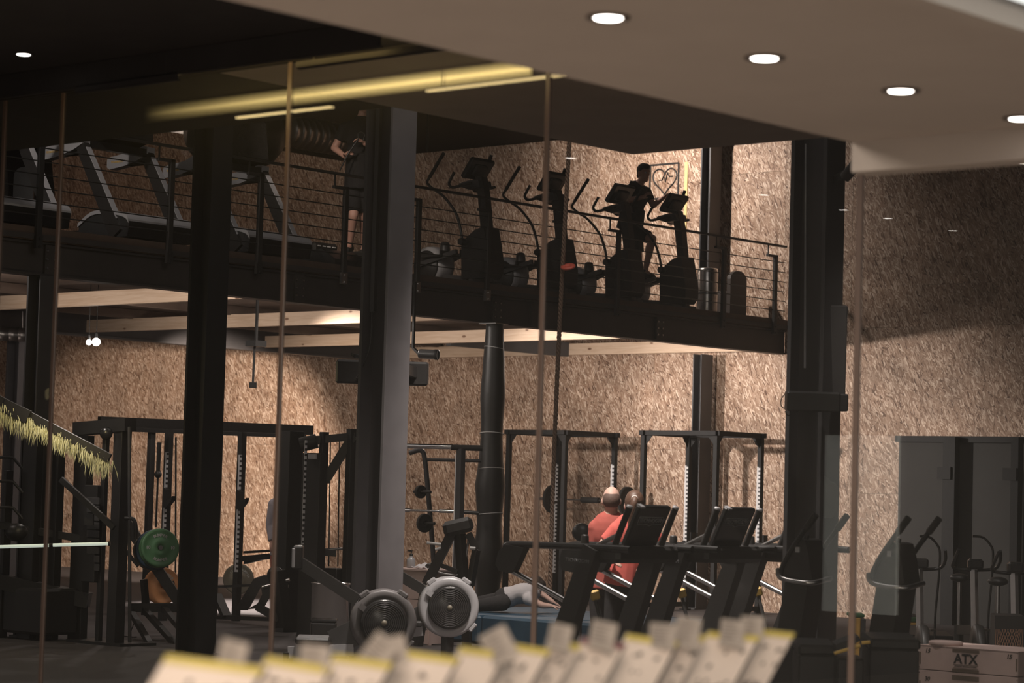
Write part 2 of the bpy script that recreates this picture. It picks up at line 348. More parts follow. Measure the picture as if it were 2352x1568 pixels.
    def build(s, name, mat, parent=None, loc=None, local=False):
        """one mesh object; vertices are world points unless local"""
        me = bpy.data.meshes.new(name)
        if parent is not None: o0 = V() if local else WL[parent.name]
        elif loc is not None: o0 = V() if local else V(loc)
        else:
            lo = [min(v[i] for v in s.v) for i in range(3)]; hi = [max(v[i] for v in s.v) for i in range(3)]
            o0 = V(((lo[0]+hi[0])/2, (lo[1]+hi[1])/2, lo[2])); loc = o0
        me.from_pydata([tuple(v-o0) for v in s.v], [], s.f); me.polygons.foreach_set('use_smooth', s.sm); me.update()
        me.materials.append(mat)
        return link(name, me, parent, loc)
def link(name, me, parent=None, loc=None):
    o = bpy.data.objects.new(name, me); C.objects.link(o)
    if parent is not None: o.parent = parent; WL[o.name] = WL[parent.name]
    else: o.location = loc if loc is not None else (0, 0, 0); WL[o.name] = V(o.location)
    return o
def tag(o, label=None, cat_=None, group=None, kind=None):
    if label: o['label'] = label
    if cat_: o['category'] = cat_
    if group: o['group'] = group
    if kind: o['kind'] = kind
    return o
def thing(name, label, cat_, loc, group=None):
    o = bpy.data.objects.new(name, None); C.objects.link(o); o.location = loc; o.empty_display_size = .2; WL[o.name] = V(loc)
    return tag(o, label, cat_, group)
KIDS = {}
def dup(root, loc, label, rz=None):
    """a copy of a thing with copies of its parts and sub-parts"""
    def rec(o, parent):
        c = o.copy(); C.objects.link(c)
        if parent is not None: c.parent = parent
        for ch in [q for q in o.children]: rec(ch, c)
        return c
    r = rec(root, None); r.location = loc; WL[r.name] = V(loc)
    if rz is not None: r.rotation_euler = (0, 0, rz)
    r['label'] = label
    return r
def text_mesh(txt, size, ext=.002, bold=False, shear=0):
    cu = bpy.data.curves.new('lettering', 'FONT'); cu.body = txt; cu.size = size; cu.extrude = ext; cu.align_x = 'CENTER'; cu.align_y = 'CENTER'; cu.resolution_u = 3; cu.shear = shear
    if bold: cu.offset = size*.028
    ob = bpy.data.objects.new('lettering', cu); C.objects.link(ob)
    dg = bpy.context.evaluated_depsgraph_get(); dg.update()
    me = bpy.data.meshes.new_from_object(ob.evaluated_get(dg)); bpy.data.objects.remove(ob); bpy.data.curves.remove(cu)
    return me
def put_text(name, txt, size, pos, right, up, mat, parent, ext=.002, bold=False, shear=0):
    me = text_mesh(txt, size, ext, bold, shear); r = V(right).normalized(); u = V(up).normalized(); n = r.cross(u)
    mm = M((r, u, n)).transposed().to_4x4(); mm.translation = V(pos)-WL[parent.name]; me.transform(mm)
    me.materials.clear(); me.materials.append(mat); me.name = name
    return link(name, me, parent)
def sculpt(name, mb, mat, parent, voxel=.01, sm=4):
    """one continuous skin around overlapping closed solids"""
    me = bpy.data.meshes.new(name); o0 = WL[parent.name]; me.from_pydata([tuple(v-o0) for v in mb.v], [], mb.f); me.update()
    ob = bpy.data.objects.new(name, me); C.objects.link(ob)
    rm = ob.modifiers.new('r', 'REMESH'); rm.mode = 'VOXEL'; rm.voxel_size = voxel; rm.use_smooth_shade = True
    if sm: s_ = ob.modifiers.new('s', 'SMOOTH'); s_.iterations = sm; s_.factor = .5
    dg = bpy.context.evaluated_depsgraph_get(); dg.update()
    m2 = bpy.data.meshes.new_from_object(ob.evaluated_get(dg)); bpy.data.objects.remove(ob); bpy.data.meshes.remove(me)
    m2.name = name; m2.materials.clear(); m2.materials.append(mat); m2.polygons.foreach_set('use_smooth', [True]*len(m2.polygons))
    return link(name, m2, parent)
# ------------------------------------------------------------------ the setting
YW = 31.42; XM = -21.75; MZ = 4.53; YG = 9.8; ZG = 4.22
def struct(o): o['kind'] = 'structure'; return o
struct(MB().box((-24, 12, -.1), (60, 52, .2)).build('floor', FLOORM))
struct(MB().box((-6.4, 3.4, .006), (14.2, 12.6, .012)).build('floor_lobby', PLASTER))
wb = struct(MB().box((-28, YW+.16, 4.4), (46, .25, 8.9)).build('wall_back', DARKWALL))
pan = None
for i in range(36):
    for k in range(4):
        z0 = k*2.5+(.62 if i % 2 else 0)-.62; x0 = -50.6+i*1.25
        z1 = min(z0+2.5, 8.85); zz = max(z0, 0)
        if z1-zz < .1: continue
        mb = MB().box((x0+.625, YW+.015+random.uniform(-.0015, .0015), (zz+z1)/2), (1.2465, .036, z1-zz-.0035))
        o = mb.build('osb_panel', OSB, wb)
        # every sheet has its own origin so that its grain differs
        c = V((x0+.625, YW, (zz+z1)/2))-WL[wb.name]; o.data.transform(M.Translation(-c)); o.location = c
# black ceiling of the hall and the lowered bulkhead in front of the wall
struct(MB().box((-28, 14, 8.75), (48, 36, .2)).build('ceiling', SHELL))
struct(MB().box((-20.5, 27.4, 8.18), (22.4, 8.0, .96)).build('trim_1', SHELL))
struct(MB().box((-50.7, 14, 4.4), (.2, 36, 9)).build('wall_left', DARKWALL))
# canopy outside the glass and the lobby ceilings
struct(MB().box((-5.47, 11.85, 4.37), (11.06, 4.04, .3)).build('trim_2', CANOPY))
struct(MB().box((-9.7, 3.4, 4.37), (8.5, 12.8, .3)).build('ceiling_lobby', SHELL))
lob = struct(MB().box((-4.58, 3.0, 3.33), (1.76, 10.86, .26), None, .004).build('ceiling_lobby_lowered', PLASTER))
struct(MB().box((-2.7, 8.36, 3.17), (5.5, .14, .19), None, .004).build('trim_3', PLASTER))
struct(MB().box((-2.7, 8.43, 3.75), (5.5, .03, 1.0)).build('trim_4', DARKWALL))
t5 = struct(MB().bar((-3.66, -2, 3.19), (-3.66, 8.3, 3.19), .09, .06).build('trim_5', PLASTER))
struct(MB().box((-13.6, 3.4, 2.2), (.2, 12.8, 4.5)).build('wall_lobby_left', DARKWALL))
struct(MB().box((-9.3, -3.0, 2.2), (8.6, .2, 4.5)).build('wall_lobby_rear', DARKWALL))
struct(MB().box((-15.5, 10.6, 4.32), (8.98, 1.5, .2)).build('trim_6', SHELL))
struct(MB().box((-4.6, 22.6, 4.4), (.2, 17.6, 8.9)).build('wall_right', DARKWALL))
# opening with grey side room behind the wall at right: header, jambs, grey leaf
# ------------------------------------------------------------------ mezzanine
mz = thing('mezzanine', 'dark mezzanine deck with steel edge beam carrying the cardio machines', 'mezzanine', (XM, 20, 4.0))
b = MB(); x = XM-.02
b.box((x-.10, 20.9, 4.36), (.20, 21.0, .025)); b.box((x-.10, 20.9, 4.012), (.20, 21.0, .025)); b.box((x-.04, 20.9, 4.19), (.014, 21.0, .34)); b.build('edge_beam', EDGEB, mz)
MB().box((XM-5.95, 20.9, 4.455), (11.9, 21.0, .15)).build('deck', DECK, mz)
MB().box((XM+.005, 20.9, 4.42), (.03, 21.0, .06)).build('edge_strip', EDGEB, mz)
for y in (23.62, 12.4):
    MB().box((XM-.03, y+1.7, 4.19), (.05, .02, .33)).build('stiffener', EDGEB, mz)
for y in (17.09, 20.93, 24.62, 28.2):
    for dy in (-.055, .055):
        for z in (4.28, 4.185, 4.09): MB().cyl((XM-.02, y+dy, z), (XM-.004, y+dy, z), .014, None, 6).build('bolt', STEEL, mz)
    MB().box((XM-.09, y, 4.19), (.14, .16, .33)).build('end_plate', EDGEB, mz)
# far beam parallel to the edge
b = MB(); x2 = -30.2
b.box((x2, 20.9, 4.36), (.22, 21, .03)); b.box((x2, 20.9, 4.0), (.22, 21, .03)); b.box((x2, 20.9, 4.18), (.02, 21, .36))
tag(b.build('steel_beam', DCOL), 'long dark steel I-beam carrying far ends of the timber joists', 'beam')
for y, xl, lab in ((20.68, -38, 'upper left pine joist with dark knots, closest under the deck edge'),
                   (24.4, -30.08, 'pine joist ending at the far steel beam above the bare bulb'),
                   (28.2, -30.08, 'pine joist glowing brightest beside the black wrapped column'),
                   (31.29, -30.08, 'last pine joist lying along the chipboard wall')):
    tag(MB().box(((xl+XM-.24)/2, y, 4.145), (XM-.24-xl, .09, .19), None, .004).build('timber_joist', PINE), lab, 'joist', 'pine joists under the mezzanine')
for x3 in (-24.2, -26.8, -29.0):  # battens given the dark deck colour so gaps between joists look shaded
    tag(MB().box((x3, 20.9, 4.30), (.07, 20.8, .14)).build('deck_batten', DECK), {-24.2: 'shadowed timber batten under the deck nearest its open edge', -26.8: 'middle shadowed timber batten running under the deck', -29.0: 'shadowed timber batten under the deck beside the far beam'}[x3], 'batten', 'battens under the deck')
# trimmer with hanger plate where the bright joist ends
b = MB(); b.box((-26.06, 29.78, 4.14), (.10, 2.9, .24)); tag(b.build('trimmer_beam', DCOL), 'short dark steel trimmer meeting the brightest joist near the spotlight can', 'beam')
# railing
rl = thing('railing', 'black cable railing with square posts along the mezzanine edge', 'railing', (XM, 20, 4.5))
b = MB(); b.bar((XM+.03, 10.5, 5.66), (XM+.03, YW-.15, 5.66), .05, .03); b.build('handrail', BLK, rl)
for k in range(6):
    z = 4.66+k*.15
    MB().tube([(XM+.03, 10.5, z), (XM+.03, YW-.15, z)], .0075, 6).build('cable', BLK, rl)
for y in (13.1, 15.1, 16.86, 18.76, 20.18, 21.63, 22.97, 24.34, 25.9, 27.12, 29.66, 31.0):
    b = MB(); b.box((XM+.03, y, 4.95), (.05, .07, 1.12), None, .003); b.box((XM+.03, y-.10, 5.49), (.05, .24, .035)); b.box((XM+.03, y-.2, 5.57), (.016, .016, .15))
    p = b.build('post', BLK, rl)
    b = MB(); b.box((XM+.035, y, 4.36), (.05, .09, .14)); b.cyl((XM+.06, y, 4.40), (XM+.075, y, 4.40), .014, None, 6); b.cyl((XM+.06, y, 4.31), (XM+.075, y, 4.31), .014, None, 6)
    b.build('bracket', STEEL if int(y) in (21, 22, 24) else BLK, p)

# ------------------------------------------------------------------ columns
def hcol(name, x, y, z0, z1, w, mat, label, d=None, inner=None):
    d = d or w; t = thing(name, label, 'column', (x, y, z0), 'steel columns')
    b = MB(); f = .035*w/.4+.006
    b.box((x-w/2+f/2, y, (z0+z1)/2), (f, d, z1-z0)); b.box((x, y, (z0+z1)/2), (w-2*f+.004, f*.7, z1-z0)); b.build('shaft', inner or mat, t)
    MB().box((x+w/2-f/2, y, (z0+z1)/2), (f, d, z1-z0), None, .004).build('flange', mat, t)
    b = MB(); b.box((x, y, z0+.0125), (w*1.25, d*1.25, .025)); b.build('base_plate', mat, t)
    return t
cg = hcol('steel_column', -15.99, 16.5, 0, 8.6, .355, COLUMN, 'tall grey steel column with a dark groove, centre left, two loudspeakers behind', .325, pm('column_paint_shaded', (.05, .046, .048), .6, 0, .22, 5))  # web and left flange painted darker to put shade into the recess
cb = hcol('steel_column', -18.93, 16.9, 0, 8.6, .30, BCOL, 'broad black steel column left of centre, tallest and darkest of all', .28)
cr_ = hcol('steel_column', -11.16, 16.5, 0, 8.6, .35, DCOL, 'broad dark steel column at right with a black box strapped around it', .27)
MB().bar((-16.06, 16.40, 3.4), (-16.06, 16.40, 8.6), .05, .04).build('conduit', BLK, cg)
MB().tube(cat([(-16.06, 16.39, 3.4), (-16.06, 16.38, 3.1), (-16.12, 16.36, 2.9), (-16.35, 16.5, 2.78)]), .008, 6).build('cable', BLK, cg)
hcol('steel_column', XM-.1, 17.05, 0, 4.0, .24, DCOL, 'slim dark steel column under the mezzanine edge at far left')
hcol('steel_column', -30.2, 23.2, 0, 4.0, .30, COLUMN, 'pale grey steel column beneath the far beam beside the bare bulb', .3)
hcol('steel_column', -23.14, 31.1, 0, 4.0, .17, DCOL, 'slim black column against the chipboard wall below the mezzanine deck', .3)
up = hcol('steel_column', -23.1, 31.15, MZ, 7.72, .19, DCOL, 'dark column on the upper floor against the wall, right of heart sign', .3)
b = MB()
for sg in (-1, 1): b.prism([(-23.1+sg*.095, 31.0, 7.72), (-23.1+sg*.17, 31.0, 7.72), (-23.1+sg*.095, 31.0, 7.3)], (0, .3, 0))
b.build('haunch', DCOL, up)
# black padded column with tied cords under the edge beam
wc = thing('wrapped_column', 'column bundled in black padding tied with pale cords under the beam', 'column', (XM+.0, 24.55, 0))
prof = []
rnd = [.15, .15, .155, .17, .20, .215, .20, .175, .165, .175, .19, .205, .185, .165, .155, .148, .15, .16, .17, .165, .15, .145, .135, .125, .12]
for i, r in enumerate(rnd): prof.append((r*1.0, i*3.98/(len(rnd)-1)))
MB().lathe((XM, 24.55, 0.01), (0, 0, 1), prof, 20).build('padding', VINYL, wc)
for z, r in ((1.45, .172), (2.05, .168), (2.52, .156), (2.98, .156), (3.67, .127)):
    q = [V((XM+r*math.cos(a)*1.03, 24.55+r*math.sin(a)*1.03, z+.02*math.sin(a+z))) for a in [2*PI*k/20 for k in range(20)]]
    MB().tube(q, .006, 5, True).build('cord', CORD, wc)
b = MB(); b.box((XM-.02, 24.55, 3.993), (.3, .26, .014)); b.build('cap_plate', STEEL, wc)

# ------------------------------------------------------------------ glass partition
gl = thing('glass_partition', 'tall frameless glass wall between lobby and hall with tan vertical joints', 'partition', (-9, YG, 0))
xs = [-17.0, -15.0, -13.02, -12.42, -10.33, -8.35, -6.385, -4.4, -2.3]
for a, c in zip(xs[:-1], xs[1:]):
    MB().box(((a+c)/2, YG, ZG/2), (c-a-.034, .012, ZG)).build('pane', GLASS, gl)
for a in xs[1:-1]:
    MB().box((a, YG, ZG/2), (.034, .016, ZG), None, .003).build('lit_glass_joint', SEAM, gl)
MB().box((-9.6, YG, ZG+.01), (15, .05, .03)).build('head_channel', SHELL, gl)

# ------------------------------------------------------------------ lobby lights
def spot(p, label, rim, r=.045):
    t = thing('ceiling_spot', label, 'light', p, 'recessed ceiling spots')
    MB().lathe(p, (0, 0, -1), ((r*1.5, 0), (r*1.5, .006), (r*1.05, .006), (r*1.0, .001)), 24).build('rim', rim, t)
    MB().lathe(V(p)+V((0, 0, -.001)), (0, 0, -1), ((r, 0), (r*.9, .004), (0, .005)), 24).build('lens', EM_SPOT, t)
RIM = pm('spot_rim', (.10, .08, .07), .4)
for (px, py), lab in zip(((1397, 38), (1756, 131), (2069, 206), (2345, 270)), ('lit spot in the beige lobby ceiling nearest the top edge, left of its row', 'second lit spot from the left in the beige lobby ceiling', 'third lit spot from the left in the beige lobby ceiling', 'lit spot in the beige ceiling cut by the right edge')):
    q = Zp(px, py, 3.2); spot((q.x, q.y, 3.1985), lab, RIM)
for y, lab in ((8.77, 'lone lit spot in the black ceiling at top left'), (5.83, 'lobby spot mirrored in the glass beside the second elliptical'), (3.37, 'lobby spot mirrored in glass on the wall right of the heart sign'), (2.2, 'lobby spot mirrored in the glass on the right dark column'), (1.51, 'lobby spot mirrored in glass just right of the dark column'), (.42, 'lobby spot mirrored in glass farthest right of the five')):
    spot((-11.5 if y > 3 else -11.5, y, 4.2185), lab, SHELL, .042)
def led(name, x0, x1, y, z1, h, mat, lab):
    t = thing(name, lab, 'light', ((x0+x1)/2, y, z1-h))
    MB().box(((x0+x1)/2, y-.012, z1-h/2), (x1-x0+.02, .02, h+.01)).box(((x0+x1)/2, y, z1-h-.009), (x1-x0+.02, .03, .006)).build('housing', SHELL, t)
    MB().box(((x0+x1)/2, y+.002, z1-h/2), (x1-x0-.02, .008, h*.94)).build('lens', mat, t)
    if z1 < 4.15:
        for u in (.1, .9): MB().cyl((x0+(x1-x0)*u, y-.012, z1), (x0+(x1-x0)*u, y-.012, 4.22), .004, None, 6).build('hanger', SHELL, t)
led('led_trough', -12.35, -9.0, 19.6-10.42, 4.212, .125, EM_LED, 'broad yellow light trough mirrored across the top of the glass')
led('led_strip', -9.72, -8.5, 9.29, 4.075, .022, EM_LED2, 'thin yellow light line mirrored just under the beige ceiling')
led('led_strip', -11.48, -10.6, 9.17, 4.072, .020, EM_LED2, 'thin yellow light line mirrored left of the glass joint')
# bright ceiling panel at the top right corner
t = thing('ceiling_light_panel', 'large white backlit ceiling panel in the top right corner', 'light', (-2.6, 5.5, 3.2))
MB().box((-2.2, 5.0, 3.24), (2.7, 6.4, .05)).build('diffuser', EM_PANEL, t)
MB().box((-2.2, 5.0, 3.29), (2.8, 6.5, .05)).build('frame', PLASTER, t)
# glowing panel added out of frame to mirror a grey haze at right
t = thing('glow_panel', 'added glowing panel mirrored as a grey haze in the lower right glass', 'screen', (-10.36, 3.6, 0.012))
MB().box((-10.36, 3.6, 1.58), (.66, .03, 1.36)).build('face', EM_GREY, t)
MB().box((-10.36, 3.57, 1.58), (.72, .03, 1.42)).build('frame', BLK, t)
b = MB(); b.box((-10.36, 3.57, .44), (.06, .05, .88)); b.box((-10.36, 3.57, .03), (.6, .4, .03)); b.build('stand', BLK, t)
# ------------------------------------------------------------------ figures
def cap(b, p0, p1, r0, r1, n=12):
    b.tube([p0, p1], [r0, r1], n); b.ball(p0, r0, n); b.ball(p1, r1, n)
def frame(f, u):
    f = V(f).normalized(); u = V(u); u = (u-f*u.dot(f)).normalized(); s = f.cross(u)      # s: to the figure's right
    return M((s, f, u)).transposed()
def hand(b, w_, d, nrm, curl=.5, sc_=1.0, thumb=1):
    """palm and five bent fingers; d along the hand, nrm out of the back of the hand"""
    d = V(d).normalized(); nrm = V(nrm); nrm = (nrm-d*nrm.dot(d)).normalized(); s = d.cross(nrm); w_ = V(w_)
    R = M((s, d, nrm)).transposed()
    b.ball(w_+d*.045*sc_, (.040*sc_, .052*sc_, .017*sc_), 12, R)
    for k, L in enumerate((.068, .078, .072, .056)):
        p = w_+d*.082*sc_+s*(.029-.019*k)*sc_*thumb; dd = d.copy(); r = .0095*sc_
        for q in range(3):
            dd = (dd*math.cos(curl*(.7 if q == 0 else 1))-nrm*math.sin(curl*(.7 if q == 0 else 1))).normalized(); nn = s.cross(dd)
            p2 = p+dd*L*sc_*(.42, .32, .26)[q]; cap(b, p, p2, r, r*.92, 8); p = p2; r *= .92
            nrm_ = nn
            d_, = (dd,)
            if q < 2: pass
            nrm = nrm
    t0 = w_+d*.022*sc_+s*.032*sc_*thumb; t1 = t0+(d*.55+s*.75*thumb-nrm*.25).normalized()*.042*sc_; t2 = t1+(d*.85+s*.25*thumb-nrm*.45).normalized()*.034*sc_
    cap(b, t0, t1, .0125*sc_, .011*sc_, 8); cap(b, t1, t2, .011*sc_, .009*sc_, 8)
def figure(label, J, f, base, skin=SKIN, hair=HAIR, hairstyle='short', shirt=None, sleeve=.55, legs=None, leglen=.45, shoes=None, headf=None, headu=(0, 0, 1), curl=.9, lying=False, vox=.0095, handn=None, name='person', gs=1.0):
    base = V(base); J = {a: base+(V(p)-base)/gs for a, p in J.items()}
    t = thing(name, label, 'person', base)
    f = V(f).normalized(); up = (V(J['neck'])-V(J['pelvis'])).normalized(); R = frame(f, up); sd = R.col[0]
    hf = V(headf or f).normalized(); HR = frame(hf, headu); hs, hfw, hu = HR.col[0], HR.col[1], HR.col[2]
    g = lambda k: V(J[k])
    neck, pel, hc = g('neck'), g('pelvis'), g('head')
    T = lambda k: neck.lerp(pel, k)
    def torso(b, e):
        b.ball(T(.24)+R.col[1]*.005, (.165+e, .112+e, .20), 18, R); b.ball(T(.55), (.142+e, .100+e, .19), 18, R); b.ball(T(.93), (.158+e, .112+e, .15), 18, R)
        for s in 'LR': cap(b, T(.05), g('sh'+s), .052+e, .058+e)
    b = MB(); torso(b, 0)
    cap(b, neck-up*.02, hc-hu*.06-hfw*.012, .056, .052)
    b.ball(hc+hu*.018-hfw*.008, (.074, .094, .104), 18, HR); b.ball(hc-hu*.052+hfw*.018, (.058, .070, .062), 14, HR); b.ball(hc-hu*.095+hfw*.058, (.026, .024, .022), 10, HR)
    b.ball(hc-hu*.012+hfw*.094, (.013, .020, .021), 10, HR); cap(b, hc+hu*.012+hfw*.082, hc-hu*.016+hfw*.102, .009, .012, 8)
    b.ball(hc-hu*.054+hfw*.083, (.024, .010, .009), 10, HR); b.ball(hc+hu*.026+hfw*.078, (.052, .016, .012), 10, HR)
    for s in (-1, 1): b.ball(hc+hs*s*.078-hu*.008-hfw*.006, (.011, .020, .031), 10, HR)
    for s in 'LR':
        if 'el'+s not in J: continue
        cap(b, g('sh'+s), g('el'+s), .050, .040); cap(b, g('el'+s), g('wr'+s), .041, .027)
        d = g('ha'+s)-g('wr'+s) if 'ha'+s in J else g('wr'+s)-g('el'+s)
        hand(b, g('wr'+s), d, (handn or {}).get(s, up), curl, 1.0, 1 if s == 'R' else -1)
    for s in 'LR':
        if 'kn'+s not in J: continue
        cap(b, g('hi'+s), g('kn'+s), .083, .054); cap(b, g('kn'+s), g('an'+s), .052, .036)
        k = g('kn'+s).lerp(g('an'+s), .3); a_ = (g('an'+s)-g('kn'+s)).normalized(); bk = -(f-a_*f.dot(a_)).normalized()
        b.ball(k+bk*.018, (.050, .054, .11), 12, frame(-bk, -a_))
        cap(b, g('an'+s)-V((0, 0, .02)), g('to'+s), .036, .028)
    body = sculpt('body', b, skin, t, vox, 4)
    for s in (-1, 1):
        MB().ball(hc+hs*s*.031+hu*.008+hfw*.080, (.013, .010, .009), 10, HR).build('eye', WHT, t); MB().ball(hc+hs*s*.031+hu*.008+hfw*.0885, (.006, .004, .006), 8, HR).build('iris', HAIR, t)
    if hairstyle:
        b = MB()
        if hairstyle == 'short':
            b.ball(hc+hu*.040-hfw*.020, (.080, .093, .092), 18, HR); b.ball(hc+hu*.082+hfw*.030, (.060, .062, .045), 14, HR); b.ball(hc-hfw*.058-hu*.015, (.066, .045, .070), 14, HR)
        elif hairstyle == 'fringe':     # bald crown, cropped hair around
            b.ball(hc-hfw*.032+hu*.010, (.0770, .0765, .080), 18, HR)
        elif hairstyle == 'pony':
            b.ball(hc+hu*.030-hfw*.014, (.083, .098, .104), 18, HR); b.ball(hc-hfw*.062-hu*.02, (.070, .045, .066), 14, HR)
        sculpt('hair', b, hair, t, .009, 3)
        if hairstyle == 'pony':
            b = MB(); q = cat([hc-hfw*.090+hu*.075, hc-hfw*.140+hu*.045, hc-hfw*.145-hu*.05-hs*.016, hc-hfw*.125-hu*.17-hs*.030, hc-hfw*.11-hu*.27-hs*.035], 4)
            b.tube(q, [.018, .022, .026, .029, .031, .032, .032, .031, .030, .028, .026, .023, .020, .016, .012, .008, .004][:len(q)], 10); b.build('ponytail', hair, t)
            MB().lathe(hc-hfw*.112+hu*.066, hfw-hu*.4, ((.014, -.014), (.026, -.012), (.028, 0), (.026, .012), (.014, .014)), 14).build('hair_tie', REDP if False else CORD, t)
    if shirt:
        b = MB(); torso(b, .014)
        if not lying: b.tube([T(.55), T(1.1)], [.155, .172], 18)
        for s in 'LR':
            if 'el'+s not in J: continue
            e = g('sh'+s).lerp(g('el'+s), min(1, sleeve)); b.tube([g('sh'+s), e], [.068, .060], 14); b.ball(g('sh'+s), .068, 14)
            if sleeve > 1:
                w2 = g('el'+s).lerp(g('wr'+s), sleeve-1); b.ball(g('el'+s), .056, 12); b.tube([g('el'+s), w2], [.056, .044], 12)
        b.tube([neck-up*.03, neck+up*.025], [.075, .064], 14)
        sculpt('shirt', b, shirt, t, .0105, 3)
    if legs:
        b = MB(); b.ball(T(.98), (.172, .126, .15), 18, R)
        for s in 'LR':
            if 'kn'+s not in J: continue
            l1 = min(1, leglen*2); e = g('hi'+s).lerp(g('kn'+s), l1); b.ball(g('hi'+s), .098, 14); b.tube([g('hi'+s), e], [.098, .082 if l1 < 1 else .070], 14)
            if leglen > .5:
                e2 = g('kn'+s).lerp(g('an'+s), (leglen-.5)*2); b.ball(g('kn'+s), .070, 14); b.tube([g('kn'+s), e2], [.070, .056], 14)
        sculpt('trousers' if leglen > .5 else 'shorts', b, legs, t, .0105, 3)
    if shoes:
        for s in 'LR':
            if 'kn'+s not in J: continue
            b = MB(); a, o = g('an'+s)-V((0, 0, .055)), g('to'+s); d = (o-a).normalized(); cap(b, a-d*.05, o, .042, .036); b.ball(a+V((0, 0, .03)), (.045, .045, .05), 12)
            sculpt('shoe', b, shoes, t, .009, 2)
    if gs != 1:
        for o in t.children: o.data.transform(M.Scale(gs, 4))
    return t

# ------------------------------------------------------------------ upper floor: ellipticals along the railing
def elliptical(Y, label):
    """built from the side profile seen against the wall (plane Y), sides at Y -/+ .28"""
    t = thing('elliptical_trainer', label, 'exercise machine', (-22.1, Y, MZ), 'elliptical trainers on the mezzanine')
    P = lambda px, py, dy=0: (lambda q: V((q.x, Y+dy, q.z)))(Yp(px, py, Y))
    # console: slanted slab seen from behind, its width along the railing
    w0 = .23; tp, lo = P(1281, 399), P(1258, 438); d = (tp-lo).normalized(); nr = V((d.z, 0, -d.x)); R = M((nr, V((0, 1, 0)), d)).transposed()
    b = MB(); b.box((tp+lo)/2, (.07, 2*w0, (tp-lo).length+.03), R, .02); co = b.build('console', BLKG, t)
    b = MB(); b.box((tp+lo)/2+nr*.045, (.05, w0, .16), R, .015); b.build('console_hub', BLK, co)
    b = MB(); b.prism([v+V((0, -.13, 0)) for v in (P(1240, 453), P(1262, 446), P(1284, 444), P(1288, 460), P(1262, 466), P(1246, 461))], (0, .26, 0)); b.build('tray', DGREY, t)
    b = MB()
    b.prism([v+V((0, -.06, 0)) for v in (P(1270, 436), P(1284, 436), P(1292, 480), P(1299, 560), P(1283, 560), P(1277, 490))], (0, .12, 0)); b.build('mast', BLK, t)
    b = MB()
    b.prism([v+V((0, -.16, 0)) for v in (P(1250, 590), P(1262, 572), P(1280, 556), P(1300, 548), P(1305, 578), P(1311, 620), P(1310, 648), P(1301, 662), P(1250, 664))], (0, .32, 0)); b.build('front_housing', BLK, t)
    Q = lambda px, py, dy: (lambda q: V((q.x, Y+dy, q.z)))(Yp(px, py, Y-.28))
    for dy in (-.24, .24):
        b = MB(); b.tube(cat([Q(1213, 425, dy), Q(1206, 438, dy), Q(1201, 450, dy), Q(1208, 458, dy), Q(1226, 455, dy), Q(1252, 449, dy)], 4), .020, 10); b.build('fixed_handle', RUB, t)
    for dy, pts in ((-.30, ((1196, 383), (1180, 409), (1164, 436), (1158, 449), (1170, 461), (1195, 479), (1221, 512), (1233, 545), (1239, 580))), (.30, ((1298, 387), (1290, 412), (1282, 440), (1280, 462), (1286, 485), (1296, 512), (1297, 545), (1290, 575)))):
        b = MB(); c = cat([Q(x, y, dy) if dy < 0 else (lambda q: V((q.x, Y+dy, q.z)))(Yp(x, y, Y+.3)) for x, y in pts], 4); b.tube(c, .019, 8); h = b.build('moving_arm', BLK, t)
        b = MB(); b.tube(c[:9], .025, 10); b.build('grip', RUB, h)
        b = MB(); b.lathe(c[-1]-V((0, .05, 0)), (0, 1, 0), ((.045, 0), (.05, .02), (.05, .08), (.045, .1)), 14); b.build('pivot', BLK, h)
    for dy, dz in ((-.20, 0), (.20, .10)):
        a = P(1152, 636, dy); c = P(1244, 604, dy); b = MB(); b.bar(a, c+V((0, 0, dz)), .05, .06); r = b.build('pedal_rail', DGREY, t)
        m_ = a.lerp(c, .42)+V((0, 0, dz*.4+.05)); b = MB(); b.box(m_, (.40, .15, .03), None, .01); b.bar(m_+V((.19, -.07, .03)), m_+V((.19, .07, .03)), .02, .08); b.build('foot_plate', RUB, r)
    b = MB(); cx = P(1206, 600); b.lathe(cx+V((0, -.10, -.1)), (0, 0, 1), ((.075, 0), (.075, .12), (.06, .2), (.035, .215)), 14); b.build('crank_cup', BLK, t)
    wl = V((P(1170, 640).x, Y, MZ+.30))
    b = MB(); b.lathe(wl+V((0, -.17, 0)), (0, 1, 0), ((.0, 0), (.20, .0), (.25, .03), (.26, .10), (.26, .24), (.25, .31), (.2, .34), (0, .34)), 26); wv = b.build('wheel_cover', SILVER, t)
    b = MB(); b.lathe(wl+V((0, -.185, -.02)), (0, 1, 0), ((0, 0), (.215, 0), (.22, .02), (.22, .05)), 26); b.build('cover_disc', BLK, wv)
    b = MB(); b.bar(P(1150, 655)+V((-.1, 0, 0)), P(1300, 664), .10, .07); b.bar(V((wl.x-.3, Y-.3, MZ+.03)), V((wl.x-.3, Y+.3, MZ+.03)), .08, .06); b.bar(V((-22.0, Y-.3, MZ+.03)), V((-22.0, Y+.3, MZ+.03)), .08, .06); b.build('base_frame', DGREY, t)
    return t
e2 = elliptical(26.2, 'black elliptical trainer behind the railing, just left of the climbing rope')
def along(src, Y, label):
    r = dup(src, (-22.1, Y, MZ), label); return r
along(e2, 24.62, 'black elliptical trainer in the dim stretch just right of the grey column')
along(e2, 27.73, 'black elliptical trainer between the climbing rope and the exercising man')
along(e2, 29.02, 'black elliptical trainer ridden by the man, nearest the heart sign')
